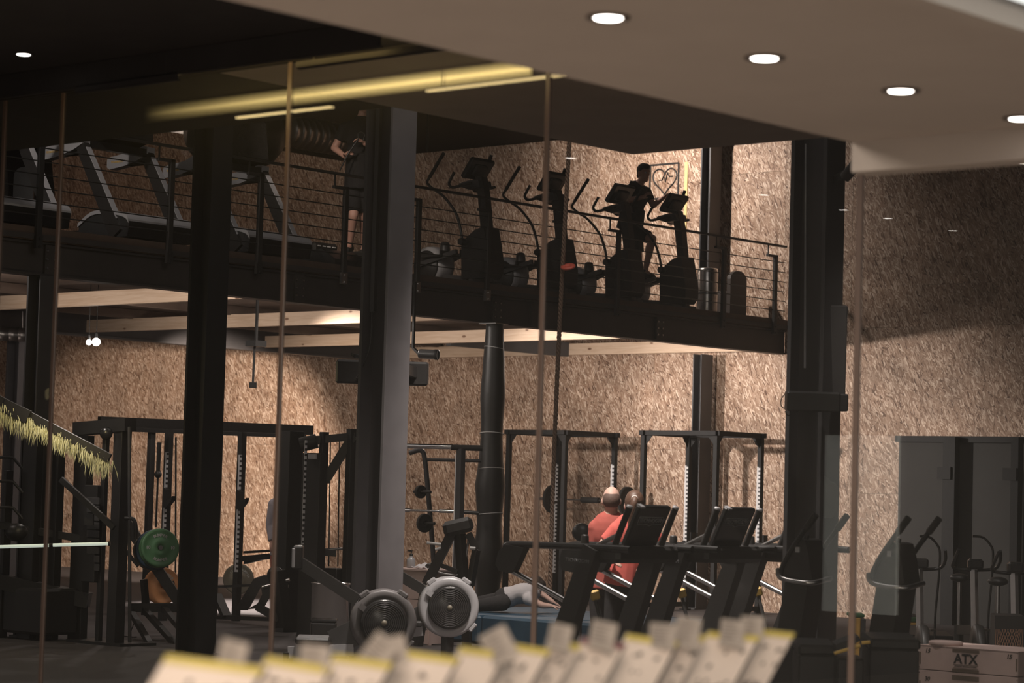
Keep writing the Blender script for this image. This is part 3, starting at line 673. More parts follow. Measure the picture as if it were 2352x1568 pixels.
# man riding the last one
Y4 = 29.02; q = lambda px, py, dy=0: (lambda p: V((p.x, Y4+dy, p.z)))(Yp(px, py, Y4))
figure('man in black T-shirt and shorts striding on the last elliptical, face in profile', dict(
    head=q(1479, 398), neck=q(1465, 428), pelvis=q(1447, 520), shL=q(1467, 438, .19), shR=q(1461, 440, -.19), elL=q(1478, 468, .24), elR=q(1466, 464, -.25), wrL=q(1502, 447, .27), wrR=q(1504, 457, -.28), haL=q(1514, 440, .27), haR=q(1515, 447, -.28),
    hiL=q(1449, 527, .09), hiR=q(1449, 527, -.09), knR=q(1510, 550, -.12), anR=q(1497, 622, -.16), toR=q(1516, 638, -.17), knL=q(1456, 588, .11), anL=q(1436, 640, .16), toL=q(1455, 654, .17)),
    (1, -.05, 0), (-22.9, Y4, MZ), SKIN, HAIR, 'short', BTEE, .62, BTEE, .42, RUB, headf=(1, -.28, -.10), curl=1.1, handn=dict(L=(0, 0, 1), R=(0, -.6, .8)), gs=1.2)

# ------------------------------------------------------------------ upper floor: treadmills at left
def upper_treadmill(y0, label):
    """-Y upright at y0, +Y upright at y0 + 1"""
    t = thing('treadmill', label, 'exercise machine', (-22.4, y0+.5, MZ), 'treadmills on the mezzanine')
    b = MB(); b.box((-23.5, y0+.5, MZ+.10), (2.0, .86, .16), None, .03); b.build('deck', BLK, t)
    MB().box((-23.6, y0+.5, MZ+.186), (1.8, .56, .012)).build('belt', RUB, t)
    b = MB(); b.prism([(-21.96, y0-.02, MZ+.05), (-21.93, y0-.02, MZ+.22), (-22.02, y0-.02, MZ+.30), (-22.62, y0-.02, MZ+.34), (-22.85, y0-.02, MZ+.22), (-22.85, y0-.02, MZ+.05)], (0, 1.04, 0)); h = b.build('hood', BLKG, t)
    b = MB(); top = cat([(-21.94, 0, .25), (-21.99, 0, .305), (-22.12, 0, .345), (-22.35, 0, .375), (-22.62, 0, .365), (-22.86, 0, .24)], 4)
    low = [V((p.x, 0, p.z-.045)) for p in top]; b.prism([V((p.x, y0-.035, MZ+p.z)) for p in top]+[V((p.x, y0-.035, MZ+p.z)) for p in low[::-1]], (0, 1.07, 0))
    b.build('hood_cover', SILVER, h)
    for k, dy in enumerate((0, 1.0)):
        y = y0+dy; lo, hi = V((-22.15, y, MZ+.08)), V((-22.86, y, 5.70))
        b = MB(); d = (hi-lo).normalized(); sd = V((d.z, 0, -d.x))
        b.prism([lo-sd*.10+V((0, -.045, 0)), lo+sd*.10+V((0, -.045, 0)), hi+sd*.07+V((0, -.045, 0)), hi-sd*.07+V((0, -.045, 0))], (0, .09, 0)); u = b.build('upright', BLK, t)
        b = MB(); b.bar(lo.lerp(hi, .12)+sd*.095, hi.lerp(lo, .06)+sd*.07, .075, .022, sd); b.build('upright_trim', SILVER, u)
        # handrail arm: deep silver shell running backwards
        pr = [(-22.80, 5.80), (-22.95, 5.83), (-23.15, 5.76), (-23.50, 5.72), (-23.55, 5.69), (-23.55, 5.60), (-23.50, 5.57), (-23.2, 5.60), (-22.95, 5.66), (-22.80, 5.72)]
        b = MB(); b.prism([(x, y-.06, z) for x, z in pr], (0, .12, 0)); a = b.build('handrail_arm', SILVER, t)
        b = MB(); b.box((-23.1, y, 5.615), (.5, .10, .03)); b.build('arm_pad', RUB, a)
        b = MB(); b.box((-23.545, y, 5.645), (.02, .09, .05)); b.build('arm_end', BLKG, a)
        put_text('logo', 'TECHNOGYM', .036, (-23.36, y-.062, 5.655), (1, 0, 0), (0, 0, 1), YELP, a)
    b = MB(); b.prism([(-22.62, y0+.12, 5.85), (-22.90, y0+.12, 5.78), (-22.78, y0+.12, 6.34), (-22.70, y0+.12, 6.36)], (0, .76, 0)); b.bar((-22.86, y0, 5.73), (-22.86, y0+1, 5.73), .10, .09); b.build('console', BLKG, t)
    return t
t2 = upper_treadmill(18.35, 'silver hooded treadmill upstairs between the two left glass joints and black column')
for y0, lab in ((16.45, 'silver hooded treadmill upstairs at the far left edge'), (20.25, 'silver hooded treadmill upstairs just right of the black column')):
    dup(t2, (-22.4, y0+.5, MZ), lab)
# black stair climber and ball beside them
t = thing('stair_climber', 'black stair climber cabinet behind the leftmost upstairs treadmill', 'exercise machine', (-26.3, 19.9, MZ))
b = MB(); b.prism([(-25.9, 19.6, MZ), (-25.9, 19.6, MZ+1.0), (-26.05, 19.6, MZ+1.75), (-26.6, 19.6, MZ+1.75), (-27.0, 19.6, MZ+.4), (-27.0, 19.6, MZ)], (0, .75, 0)); b.build('cabinet', BLK, t)
for k in range(4): MB().box((-27.05-.02*k, 19.98, MZ+.2+.2*k), (.28, .6, .04)).build('step', RUB, t)
for y in (19.64, 20.32): MB().tube(cat([(-26.0, y, MZ+1.7), (-26.5, y, MZ+1.75), (-27.1, y, MZ+1.3), (-27.2, y, MZ+.9)]), .02, 8).build('handrail', SILVER, t)
bc = Dp(52, 470, 31.5)
t = thing('recumbent_bike', 'dark tall padded backrest behind the leftmost treadmill upstairs', 'exercise bike', (bc.x, bc.y, MZ))
zt = Dp(52, 382, 31.5).z
b = MB(); sd = (CR*1).normalized(); pts = [bc+sd*.13*math.cos(a)*(1 if abs(math.cos(a)) < 2 else 1)+V((0, 0, zt-.12-bc.z+.12*math.sin(a))) for a in [PI*k/10 for k in range(11)]]+[V((bc.x, bc.y, MZ+.35))-sd*.13, V((bc.x, bc.y, MZ+.35))+sd*.13]
b.prism(pts, FW*.07); b.build('backrest', VINYL, t)
b = MB(); b.box((bc.x+.2, bc.y-.2, MZ+.30), (.4, .4, .12), None, .03); b.build('seat', VINYL, t); b = MB(); b.box((bc.x+.15, bc.y-.15, MZ+.12), (.9, .3, .24), None, .03); b.build('base', BLK, t)
# person standing on the fourth treadmill, head hidden by the dark ceiling edge
yb = 23.2
K = lambda px, py, d=32.6: Dp(px, py, d)
fw_ = V((.75, -.66, 0))
figure('person in black top and striped shorts standing upstairs, half hidden by grey column', dict(
    head=K(838, 236), neck=K(830, 272), pelvis=K(826, 420), shR=K(792, 296), shL=K(866, 300), elR=K(768, 340), elL=K(880, 352), wrR=K(793, 360, 32.35), wrL=K(838, 330, 32.3), haR=K(801, 350, 32.3), haL=K(828, 322, 32.3),
    hiR=K(813, 430), hiL=K(842, 432), knR=K(812, 495, 32.45), anR=K(803, 560, 32.6), toR=K(797, 575, 32.45), knL=K(836, 497, 32.6), anL=K(836, 566, 32.8), toL=K(832, 580, 32.6)),
    fw_, (-23.0, 22.6, MZ+.18), SKIN, HAIR, 'short', BTEE, .6, BTEE, .44, RUB, headf=fw_, curl=1.2, gs=1.22)
b = MB(); b.tube([K(780, 392, 32.2), K(800, 352, 32.2), K(824, 318, 32.2)], .010, 6); b.tube(cat([K(824, 318, 32.2), K(822, 308, 32.2), K(830, 303, 32.2), K(838, 310, 32.2), K(834, 322, 32.2)], 4), .008, 6)
tag(b.build('training_strap', BLKG), 'thin black strap held in the hands of the person upstairs', 'strap')
# duct with grille and black fan drum
t = thing('ventilation_duct', 'galvanised round duct high on the upper floor with black drum end', 'duct', (-24.6, 24, 6.6))
c0 = V((-24.4, 23.0, 6.62)); c1 = V((-24.4, 26.2, 6.62)); b = MB()
prof = []
for k in range(14):
    y = k*.125; prof += [(.22, y), (.22, y+.105), (.228, y+.11), (.228, y+.12)]
b.lathe(c0, (0, 1, 0), prof, 28); b.build('pipe', GALV, t)
b = MB(); b.lathe((-24.55, 21.72, 6.50), (0, 1, 0), ((.0, 0), (.40, 0), (.44, .05), (.44, 1.0), (.40, 1.12), (.25, 1.3), (0, 1.32)), 32); b.build('fan_drum', BLK, t)
b = MB(); b.box((-24.16, 24.2, 6.63), (.04, .62, .17)); g_ = b.build('grille', DGREY, t)
for k in range(9): MB().box((-24.135, 23.93+.07*k, 6.63), (.02, .012, .15)).build('grille_bar', BLK, g_)
b = MB()
for y in (22.4, 24.8, 26.0): b.box((-24.45, y, 7.7), (.03, .03, 2.0))
b.build('hanger', BLK, t)
# steel bin and rounded black backrest by the wall
t = thing('waste_bin', 'tall brushed steel bin on the upper floor below the dark wall column', 'bin', (-22.75, 29.9, MZ))
bx_ = Xp(1625, 650, -22.25); BX = (bx_.x, bx_.y)
b = MB(); b.lathe((BX[0], BX[1], MZ), (0, 0, 1), ((.0, 0), (.155, 0), (.16, .02), (.16, .66), (.15, .70), (.05, .715), (0, .715)), 28); b.build('body', BINST, t)
MB().lathe((BX[0], BX[1], MZ+.30), (0, 0, 1), ((.163, 0), (.163, .025)), 28).build('band', BLK, t)
MB().box((BX[0]-.1, BX[1]-.13, MZ+.34), (.06, .03, .14)).build('flap', BLK, t)
cx1 = Xp(1694, 660, -22.3); t = thing('armchair', 'dark brown round backed chair behind the railing near the right column', 'chair', (cx1.x, cx1.y, MZ))
zc_ = Xp(1694, 622, -22.3).z; hw = .17; w_ = lambda u, z: V((cx1.x+.02, cx1.y+u*1.25, z))
BRN = pm('dark_brown_leather', (.030, .020, .016), .6)
pts = [w_(-hw, MZ+.01), w_(hw, MZ+.01), w_(hw, zc_-.14)]+[w_(hw*math.cos(a), zc_-.14+.14*math.sin(a)) for a in [PI*k/10 for k in range(1, 10)]]+[w_(-hw, zc_-.14)]
b = MB(); b.prism(pts, (-.07, 0, 0)); b.build('backrest', BRN, t)
b = MB(); b.box((cx1.x-.26, cx1.y, MZ+.22), (.40, .38, .40), None, .04); b.build('seat', BRN, t)
lm = Dp(757, 590, 31.6); t = thing('floor_machine', 'low dark machine on the mezzanine floor left of the grey column', 'exercise machine', (lm.x, lm.y, MZ))
b = MB(); b.prism([(lm.x+.35, lm.y-.25, MZ), (lm.x+.35, lm.y-.25, MZ+.12), (lm.x+.1, lm.y-.25, MZ+.26), (lm.x-.4, lm.y-.25, MZ+.22), (lm.x-.5, lm.y-.25, MZ)], (0, .6, 0)); b.build('body', BLKG, t)
b = MB(); b.box((lm.x-.25, lm.y+.05, MZ+.30), (.28, .44, .14), None, .03); b.build('rear_block', BLK, t)
fd = Dp(812, 585, 32.6); MB().box((fd.x, fd.y, (MZ+fd.z)/2), (1.1, .7, fd.z-MZ), None, .02).build('deck', BLK, t)
for k in range(4): MB().box((lm.x-.105, lm.y-.09+.09*k, MZ+.32), (.012, .05, .014)).build('indicator', WHT, t)
# heart sign painted panel on the wall, yellow strip beside it
t = thing('heart_sign', 'square framed sign of a heart with a pulse line on chipboard', 'sign', (-24.3, YW-.02, 6.5))
wp = lambda px, py: Yp(px, py, YW-.012)
a = wp(1494, 380); c = wp(1559, 374); e = wp(1555, 452); d_ = wp(1491, 458)
b = MB()
fr_ = [(-24.56, 7.10), (-23.96, 7.10), (-23.96, 6.48), (-24.56, 6.48)]
A, B_, zt_, zb_ = a.x, c.x, (a.z+c.z)/2, (e.z+d_.z)/2
for p0, p1 in (((A, zt_), (B_, zt_)), ((B_, zt_), (B_, zb_)), ((B_, zb_), (A, zb_)), ((A, zb_), (A, zt_))):
    b.bar((p0[0], YW-.012, p0[1]), (p1[0], YW-.012, p1[1]), .012, .028, (0, 0, 1) if p0[1] == p1[1] else (1, 0, 0))
b.build('frame', BLK, t)
cx, cz, S = (A+B_)/2+.01, (zt_+zb_)/2+.02, .0175*1.02*(zt_-zb_)/.62
hp = [(cx+S*.82*16*math.sin(u)**3*.62, cz+S*.62*(13*math.cos(u)-5*math.cos(2*u)-2*math.cos(3*u)-math.cos(4*u))) for u in [2*PI*k/48 for k in range(48)]]
hp = [(cx+S*.95*16*math.sin(u)**3, cz+S*.95*(13*math.cos(u)-5*math.cos(2*u)-2*math.cos(3*u)-math.cos(4*u))) for u in [2*PI*k/48 for k in range(48)]]
b = MB(); b.tube([(x, YW-.010, z) for x, z in hp], .0125, 6, True); b.build('heart_outline', BLK, t)
pl = [(-.11, -.02), (-.05, -.02), (-.02, .05), (.015, -.06), (.06, .10), (.09, .03), (.17, .03)]
b = MB(); b.tube([(cx+x, YW-.014, cz+.02+z) for x, z in pl], .0105, 6); b.build('pulse_line', BLK, t)
a, c = wp(1577, 372), wp(1575, 545)
tag(MB().box((a.x, YW-.012, (a.z+c.z)/2), (.06, .014, a.z-c.z)).build('yellow_strip', pm('pale_yellow_strip', (.78, .58, .27), .6)), 'vertical pale yellow strip on the chipboard right of the heart sign', 'strip')
# climbing rope with red disc
ra, rb_ = Dp(1309, 240, 26), Dp(1263, 1350, 26); ra = rb_+(ra-rb_)*((8.64-rb_.z)/(ra.z-rb_.z)); n = 600; ctr = lambda k: ra.lerp(rb_, k/n)+V((.02*math.sin(k/n*PI*2), 0, 0))
t = thing('climbing_rope', 'thick twisted climbing rope hanging in front of the mezzanine', 'rope', rb_)
for s in range(3):
    MB().tube([ctr(k)+V((math.cos(k*.62+s*2*PI/3), math.sin(k*.62+s*2*PI/3), 0))*.0125 for k in range(n+1)], .0135, 5).build('strand', ROPE, t)
dc = Dp(1305, 612, 25.97)
t = thing('rope_disc', 'red plastic disc threaded on the climbing rope', 'disc', dc)
MB().lathe(dc-V((0, 0, .012)), V((.18, -.42, .9)), ((.024, 0), (.074, .0), (.08, .010), (.076, .022), (.03, .026), (.024, .018)), 26).build('disc', REDP, t)
# ------------------------------------------------------------------ lower floor: racks by the wall
def strip_material():
    mt, nt, b = nodes('perforated_strip'); L = nt.links.new
    ge = N(nt, 'ShaderNodeNewGeometry'); sp = N(nt, 'ShaderNodeSeparateXYZ'); L(ge.outputs['Position'], sp.inputs[0])
    mu = N(nt, 'ShaderNodeMath', operation='MULTIPLY'); mu.inputs[1].default_value = 16; L(sp.outputs['Z'], mu.inputs[0])
    fr = N(nt, 'ShaderNodeMath', operation='FRACT'); L(mu.outputs[0], fr.inputs[0]); gt = N(nt, 'ShaderNodeMath', operation='GREATER_THAN'); gt.inputs[1].default_value = .55; L(fr.outputs[0], gt.inputs[0])
    tc = N(nt, 'ShaderNodeTexCoord'); s2 = N(nt, 'ShaderNodeSeparateXYZ'); L(tc.outputs['Generated'], s2.inputs[0]); g2 = N(nt, 'ShaderNodeMath', operation='GREATER_THAN'); g2.inputs[1].default_value = .45; L(s2.outputs['X'], g2.inputs[0])
    m2 = N(nt, 'ShaderNodeMath', operation='MULTIPLY'); L(gt.outputs[0], m2.inputs[0]); L(g2.outputs[0], m2.inputs[1])
    mx = N(nt, 'ShaderNodeMix', data_type='RGBA'); mx.inputs['A'].default_value = (.62, .60, .60, 1); mx.inputs['B'].default_value = (.03, .028, .028, 1); L(m2.outputs[0], mx.inputs['Factor']); L(mx.outputs['Result'], b.inputs['Base Color']); b.inputs['Roughness'].default_value = .5
    return mt
STRIP = strip_material()
def plate(t, c, ax, r, th, mat, name='weight_plate', hub=STEEL):
    b = MB(); ax = V(ax).normalized(); c = V(c)
    b.lathe(c-ax*th/2, ax, ((.03, 0), (r*.42, 0), (r*.46, th*.12), (r*.80, th*.12), (r*.86, 0), (r*.97, .0), (r, th*.15), (r, th*.85), (r*.97, th), (r*.86, th), (r*.80, th*.88), (r*.46, th*.88), (r*.42, th), (.03, th), (.03, 0)), 32)
    return b.build(name, mat, t)
def rack(x0, y0, w, d, zt, label, sz=(.45, 2.24), strips=((1, 1), (0, 1))):
    t = thing('power_rack', label, 'rack', (x0-w/2, y0+d/2, 0), 'power racks along the wall')
    px = {1: x0, 0: x0-w}; py = {0: y0, 1: y0+d}; s = .075
    for i in (0, 1):
        for j in (0, 1):
            b = MB(); b.box((px[i], py[j], zt/2), (s, s, zt), None, .004); u = b.build('upright', BLK2, t)
            if (i, j) in strips:
                b = MB(); b.box((px[i]-.004, py[j]-s/2-.002, sum(sz)/2), (.062, .006, sz[1]-sz[0])); b.build('numbered_strip', STRIP, u)
            b = MB(); b.box((px[i], py[j], .01), (.13, .13, .02)); b.build('foot', BLK2, u)
    for j in (0, 1):
        b = MB(); b.box((x0-w/2, py[j], zt+.03), (w+.16, s, .075), None, .004); b.build('top_beam', BLK2, t)
    for i in (0, 1):
        b = MB(); b.box((px[i], y0+d/2, zt+.03), (s, d+.16, .074), None, .004); b.build('side_beam', BLK2, t)
        b = MB(); b.box((px[i], y0+d/2, .09), (s, d, .07)); b.build('floor_beam', BLK2, t)
    for j in (0, 1):
        for sg, xx in ((1, x0-w), (-1, x0)):
            b = MB(); b.prism([(xx+sg*.03, py[j]-.004, zt), (xx+sg*.17, py[j]-.004, zt), (xx+sg*.03, py[j]-.004, zt-.17)], (0, .008, 0)); b.build('gusset', BLK2, t)
    for i in (0, 1):
        for sg, yy in ((1, y0), (-1, y0+d)):
            b = MB(); b.prism([(px[i]-.004, yy+sg*.03, zt), (px[i]-.004, yy+sg*.17, zt), (px[i]-.004, yy+sg*.03, zt-.17)], (.008, 0, 0)); b.build('gusset', BLK2, t)
    return t
r1 = rack(-24.72, 29.65, 1.17, 1.25, 2.68, 'black power rack with a loaded barbell, behind the climbing rope')
r2 = rack(-21.70, 29.55, 1.37, 1.14, 2.68, 'black power rack by the wall column, behind the treadmills at right')
b = MB(); b.bar((-21.72, 29.75, 1.0), (-21.72, 30.95, .98), .04, .05); b.build('safety_bar', DGREY, r2)
for xx in (-21.72, -23.09):
    b = MB(); b.box((xx, 30.86, 1.12), (.06, .09, .16)); b.bar((xx, 30.84, 1.06), (xx, 30.64, 1.06), .05, .03); b.build('bar_hook', BLK2, r2)
def barbell(name, p, L, label, plates, pad=None, group=None):
    p = V(p); t = thing(name, label, 'barbell', p); x = V((1, 0, 0))
    b = MB(); b.cyl(p-x*(L/2-.4), p+x*(L/2-.4), .0145, None, 10)
    for s in (-1, 1): b.cyl(p+x*s*(L/2-.42), p+x*s*L/2, .025, None, 12)
    b.build('bar', STEEL, t)
    for off, r, th, mat in plates:
        for s in (-1, 1): plate(t, p+x*s*(L/2-.42+off), x, r, th, mat)
    if pad: b = MB(); b.cyl(p+x*(pad-.18), p+x*(pad+.18), .048, None, 14); b.build('bar_pad', RUB, t)
    return t
barbell('barbell', (-25.2, 30.88, 1.655), 2.3, 'loaded barbell with one round black plate each end, on left rack', ((.05, .235, .05, RUB),), .02)
for xx in (-24.72, -25.89):
    b = MB(); b.box((xx, 30.98, 1.68), (.07, .06, .2)); b.bar((xx, 30.96, 1.61), (xx, 30.80, 1.61), .06, .03); b.build('bar_hook', BLK, r1)
t = thing('head_support_stand', 'black round pad on a stand just left of the bald man', 'exercise pad', (-19.0, 21.9, 0))
c0 = Dp(1336, 1222, 26.5); MB().ball(c0, (.11, .10, .10), 16).build('pad', VINYL, t); MB().tube([c0, V((c0.x, c0.y, .02))], .03, 8).build('stem', BLK, t); MB().box((c0.x, c0.y, .015), (.5, .4, .03)).build('base', BLK, t)

# squat stand with chrome pull-up bar behind the grey column
d0 = 30.5; K = lambda px, py, d=d0: Dp(px, py, d)
t = thing('squat_stand', 'tall squat stand with chrome bar between grey and wrapped columns', 'rack', (K(1058, 1300).x, K(1058, 1300).y, 0))
a, c = K(905, 1023), K(1040, 1026); b = MB(); b.cyl(a, c, .032, None, 12); b.build('chrome_bar', CHROME, t)
b = MB(); b.cyl(K(1036, 1027), K(1108, 1029), .036, None, 12); b.build('sleeve', RUB, t)
p = K(1059, 1030); b = MB(); b.box((p.x, p.y, p.z/2), (.085, .085, p.z), None, .004); u = b.build('upright', DCOL, t)
b = MB(); b.box((p.x-.046, p.y-.03, 1.45), (.012, .03, 1.5)); b.build('edge_strip', WHITEM, u)
p2 = K(905, 1024); b = MB(); b.box((p2.x, p2.y, p2.z/2), (.085, .085, p2.z), None, .004); b.build('upright', DCOL, t)
for q in (p, p2): b = MB(); b.box((q.x, q.y, .02), (.6, .1, .04)); b.build('foot', BLK, t)
cr2 = cat([K(940, 1040, 31.5), K(966, 1034, 31.5), K(976, 1056, 31.5), K(985, 1150, 31.5), K(994, 1260, 31.5), K(1000, 1345, 31.5)], 5); b = MB(); b.tube(cr2, .032, 8); b.tube([K(978, 1055, 31.5), K(1105, 1058, 31.5)], .022, 8); b.build('rear_frame', DCOL, t)
t = thing('barbell', 'empty chrome barbell racked beside the grey column', 'barbell', K(985, 1172))
b = MB(); b.cyl(K(925, 1171), K(1042, 1174), .014, None, 10); b.cyl(K(905, 1170.5), K(942, 1171.5), .025, None, 10); b.cyl(K(1008, 1173), K(1041, 1174), .025, None, 10); b.build('bar', CHROME, t)
b = MB(); b.cyl(K(1058, 1175), K(1100, 1178), .025, None, 10); b.build('far_sleeve', BLK, t)
for (px, py), rr, lab in (((966, 1129), .085, 'upper small black plate stored behind the grey column'), ((975, 1201), .12, 'lower black plate with two holes stored behind the grey column')):
    t = thing('weight_plate', lab, 'plate', K(px, py, 31.3)); plate(t, K(px, py, 31.3), (1, -.15, 0), rr, .045, RUB, 'disc'); b = MB(); b.cyl(K(px, py, 31.3)-V((.12, 0, 0)), K(px, py, 31.3)+V((.18, 0, 0)), .018, None, 8); b.build('peg', BLK, t)
# A-frame machine with pad
K = lambda px, py, d=27.4: Dp(px, py, d)
t = thing('ab_machine', 'black A-frame machine with thick top pad behind the rowers', 'exercise machine', (K(1040, 1400).x, K(1040, 1400).y, 0))
b = MB(); R = frame(ray(1050, 1210), (-.35, 0, 1)); b.box(K(1052, 1209), (.34, .24, .17), R, .05); b.build('pad', VINYL, t)
b = MB(); b.bar(K(1040, 1220), K(980, 1340), .11, .10); b.bar(K(980, 1340), Dp(958, 1482, 27.4), .10, .09); b.build('leg', BLK, t)
b = MB(); b.bar(K(1056, 1225), K(1064, 1335), .10, .09); b.bar(K(1064, 1335), Dp(1072, 1482, 27.6), .09, .08); b.build('leg', BLK, t)
b = MB(); b.bar(K(1075, 1225), K(1094, 1262), .09, .08); b.bar(K(1094, 1262), K(1080, 1345), .07, .07); b.bar(K(1080, 1345), Dp(1076, 1480, 27.8), .07, .07); b.build('leg', BLK, t)
b = MB(); b.tube(cat([K(990, 1291), K(1006, 1312), K(1030, 1318), K(1056, 1318), K(1066, 1300), K(1076, 1240)], 4), .013, 8); b.build('tube_frame', STEEL, t)
b = MB(); b.bar(K(992, 1290), K(1050, 1312), .05, .05); b.build('foot_bar', BLK, t)
for a, c in (((980, 1246), (1013, 1250)), ((1000, 1262), (1013, 1257)), ((1079, 1258), (1092, 1259))):
    b = MB(); b.cyl(K(*a, 27.2), K(*c, 27.2), .017, None, 10); b.build('handle', WHITEM, t)
# plywood crate with bottle and cloth
K = lambda px, py, d=27.9: Dp(px, py, d)
cx_ = K(956, 1305); zt = cx_.z
t = thing('plywood_crate', 'plywood crate with recessed planks right of the grey column', 'crate', (cx_.x, cx_.y+.1, 0))
b = MB(); b.box((cx_.x, cx_.y+.14, zt-.012), (.62, .46, .024), None, .003); b.build('lid', PLY, t)
for k in range(5):
    b = MB(); b.box((cx_.x, cx_.y-.06, zt-.10-k*.165), (.56, .02, .155)); b.build('plank', PLY, t)
    b = MB(); b.box((cx_.x+.27, cx_.y+.14, zt-.10-k*.165), (.02, .38, .155)); b.build('plank', PLY, t)
for sx in (-.27, .27):
    for sy in (-.04, .32): MB().box((cx_.x+sx, cx_.y+sy, (zt-.03)/2), (.04, .04, zt-.03)).build('post', PLY, t)
bp_ = V((cx_.x-.14, cx_.y+.06, zt))
t = thing('spray_bottle', 'clear spray bottle with a dark pump head on the crate', 'bottle', bp_)
MB().lathe(bp_, (0, 0, 1), ((0, .0), (.045, 0), (.05, .01), (.05, .09), (.042, .105), (.018, .125), (.018, .14)), 18).build('body', SILVER, t)
b = MB(); b.lathe(bp_+V((0, 0, .14)), (0, 0, 1), ((.02, 0), (.02, .02), (.008, .022), (.008, .045)), 12); b.box(bp_+V((-.018, 0, .195)), (.06, .018, .022), None, .004); b.build('pump', BLK, t)
b = MB(); cc = V((cx_.x+.02, cx_.y+.14, zt)); n = 10
vs = [cc+V(((i/n-.5)*.30, (j/n-.5)*.22, .012+.05*math.exp(-((i/n-.45)**2+(j/n-.5)**2)*9)+.012*math.sin(i*1.9+j*1.1))) for i in range(n+1) for j in range(n+1)]
b.add(vs, [(i*(n+1)+j, (i+1)*(n+1)+j, (i+1)*(n+1)+j+1, i*(n+1)+j+1) for i in range(n) for j in range(n)], True)
o = tag(b.build('towel', WTEE), 'crumpled white towel lying on the plywood crate', 'towel'); o.modifiers.new('s', 'SOLIDIFY').thickness = .012
tag(MB().ball(cc+V((.16, -.06, .035)), (.11, .05, .035), 14).build('pouch', BLK), 'dark pouch lying at the edge of the plywood crate', 'pouch')

# ------------------------------------------------------------------ lower floor: left rig, tower, plates
K = lambda px, py, d=31: Dp(px, py, d)
def post_at(t, px, py_top, d, w, zb=0, mat=BLK, name='upright', dep=None):
    p = Dp(px, py_top, d); b = MB(); b.box((p.x, p.y, (p.z+zb)/2), (w, dep or w, p.z-zb), None, .004); return b.build(name, mat, t), p
t = thing('training_rig', 'long black training rig spanning behind the broad black column', 'rack', (-23.0, 21, 0))
fa, fb = Dp(228, 967, 30.4), Dp(716, 988, 32.0); b = MB(); b.bar(fa, fb, .10, .12); b.build('front_beam', BLK, t)
ba, bb = Dp(300, 984, 32.2), Dp(700, 1000, 33.6); b = MB(); b.bar(ba, bb, .08, .08); b.build('rear_beam', BLK, t)
for (px, py, d, wd) in ((349, 985, 32.4, .08), (389, 982, 31.2, .085), (504, 990, 32.8, .08), (557, 984, 31.6, .085), (667, 990, 29.6, .235)):
    u, p = post_at(t, px, py, d, wd)
    if px in (389, 557):
        b = MB(); b.box((p.x+.03, p.y-.05, 1.38), (.06, .008, 1.5)); b.build('numbered_strip', STRIP, u)
        zz = 1.52; b = MB(); b.prism([(p.x+.04, p.y-.10, zz+.16), (p.x+.10, p.y-.10, zz+.14), (p.x+.11, p.y-.10, zz), (p.x+.22, p.y-.10, zz+.06), (p.x+.20, p.y-.10, zz+.0), (p.x+.10, p.y-.10, zz-.09), (p.x+.03, p.y-.10, zz-.09)], (0, .06, 0)); b.build('bar_hook', BLK, u)
b = MB(); b.bar(Dp(560, 1283, 31.4), Dp(640, 1275, 30.8), .06, .07); b.bar(Dp(562, 1268, 31.4), Dp(628, 1264, 30.8), .04, .03); b.prism([Dp(560, 1286, 31.45), Dp(630, 1278, 30.8), Dp(560, 1295, 31.45)], (0, .05, 0)); b.build('safety_arm', BLK, t)
b = MB(); b.cyl(Dp(366, 1016, 31.5), Dp(363, 1085, 31.5), .028, None, 10); b.ball(Dp(363, 1089, 31.5), .05, 12); b.cyl(Dp(363, 1089, 31.5), Dp(358, 1210, 31.5), .013, None, 8); b.build('hanging_bar', BLK, t)
b = MB(); b.cyl(Dp(404, 1004, 31), Dp(403, 1340, 31), .012, None, 8); b.build('guide_rod', BLK, t)
b = MB(); b.bar(Dp(498, 1417, 31.2), Dp(690, 1424, 29.8), .07, .05); b.build('floor_beam', BLK, t)
b = MB(); b.bar(Dp(498, 1366, 31.2), Dp(520, 1416, 31.0), .12, .06); b.build('brace', BLK, t)
b = MB(); b.bar(Dp(500, 1347, 31), Dp(590, 1343, 30.6), .03, .03); b.build('plate_peg', BLK, t)
# tower beside it, dark frames and stacks at far left
t = thing('cable_tower', 'tall black cable tower left of the green plates', 'exercise machine', (-20.6, 17.2, 0))
post_at(t, 283, 972, 26.3, .14); post_at(t, 245, 975, 26.6, .06)
b = MB(); b.bar(Dp(180, 985, 26.8), Dp(300, 975, 26.2), .16, .14); b.build('head_beam', BLK, t)
b = MB(); b.lathe(Dp(243, 995, 26.2), FW, ((.0, 0), (.06, 0), (.07, .02), (.06, .04), (0, .045)), 20); b.build('pulley', BLKG, t)
b = MB(); b.box(Dp(217, 1225, 26.6), (.22, .16, 1.05), None, .01); b.build('weight_stack', BLK, t)
for k in range(9): MB().box(Dp(214, 1150+k*19, 26.48), (.20, .02, .075), None, .004).build('stack_plate', DGREY, t)
b = MB(); b.tube([Dp(297, 980, 26.1), Dp(298, 1475, 26.1)], .02, 6); b.build('guide_rod', DGREY, t)
b = MB(); b.box(Dp(255, 1478, 26.4), (.9, .5, .06)); b.build('base', BLK, t)
b = MB(); b.tube(cat([Dp(286, 1190, 26.1), Dp(306, 1192, 26.1), Dp(312, 1210, 26.1), Dp(312, 1238, 26.1)], 4), .022, 8); b.build('handle', BLK, t)
t = thing('multi_gym', 'dark multi-station gym filling the lower left corner', 'exercise machine', (-21.5, 16.0, 0))
for px, pt, wd in ((20, 1080, .05), (78, 1000, .24), (134, 990, .16), (195, 1000, .22)): post_at(t, px, pt, 27.0, wd, 0, BLK, 'frame_post', .1)
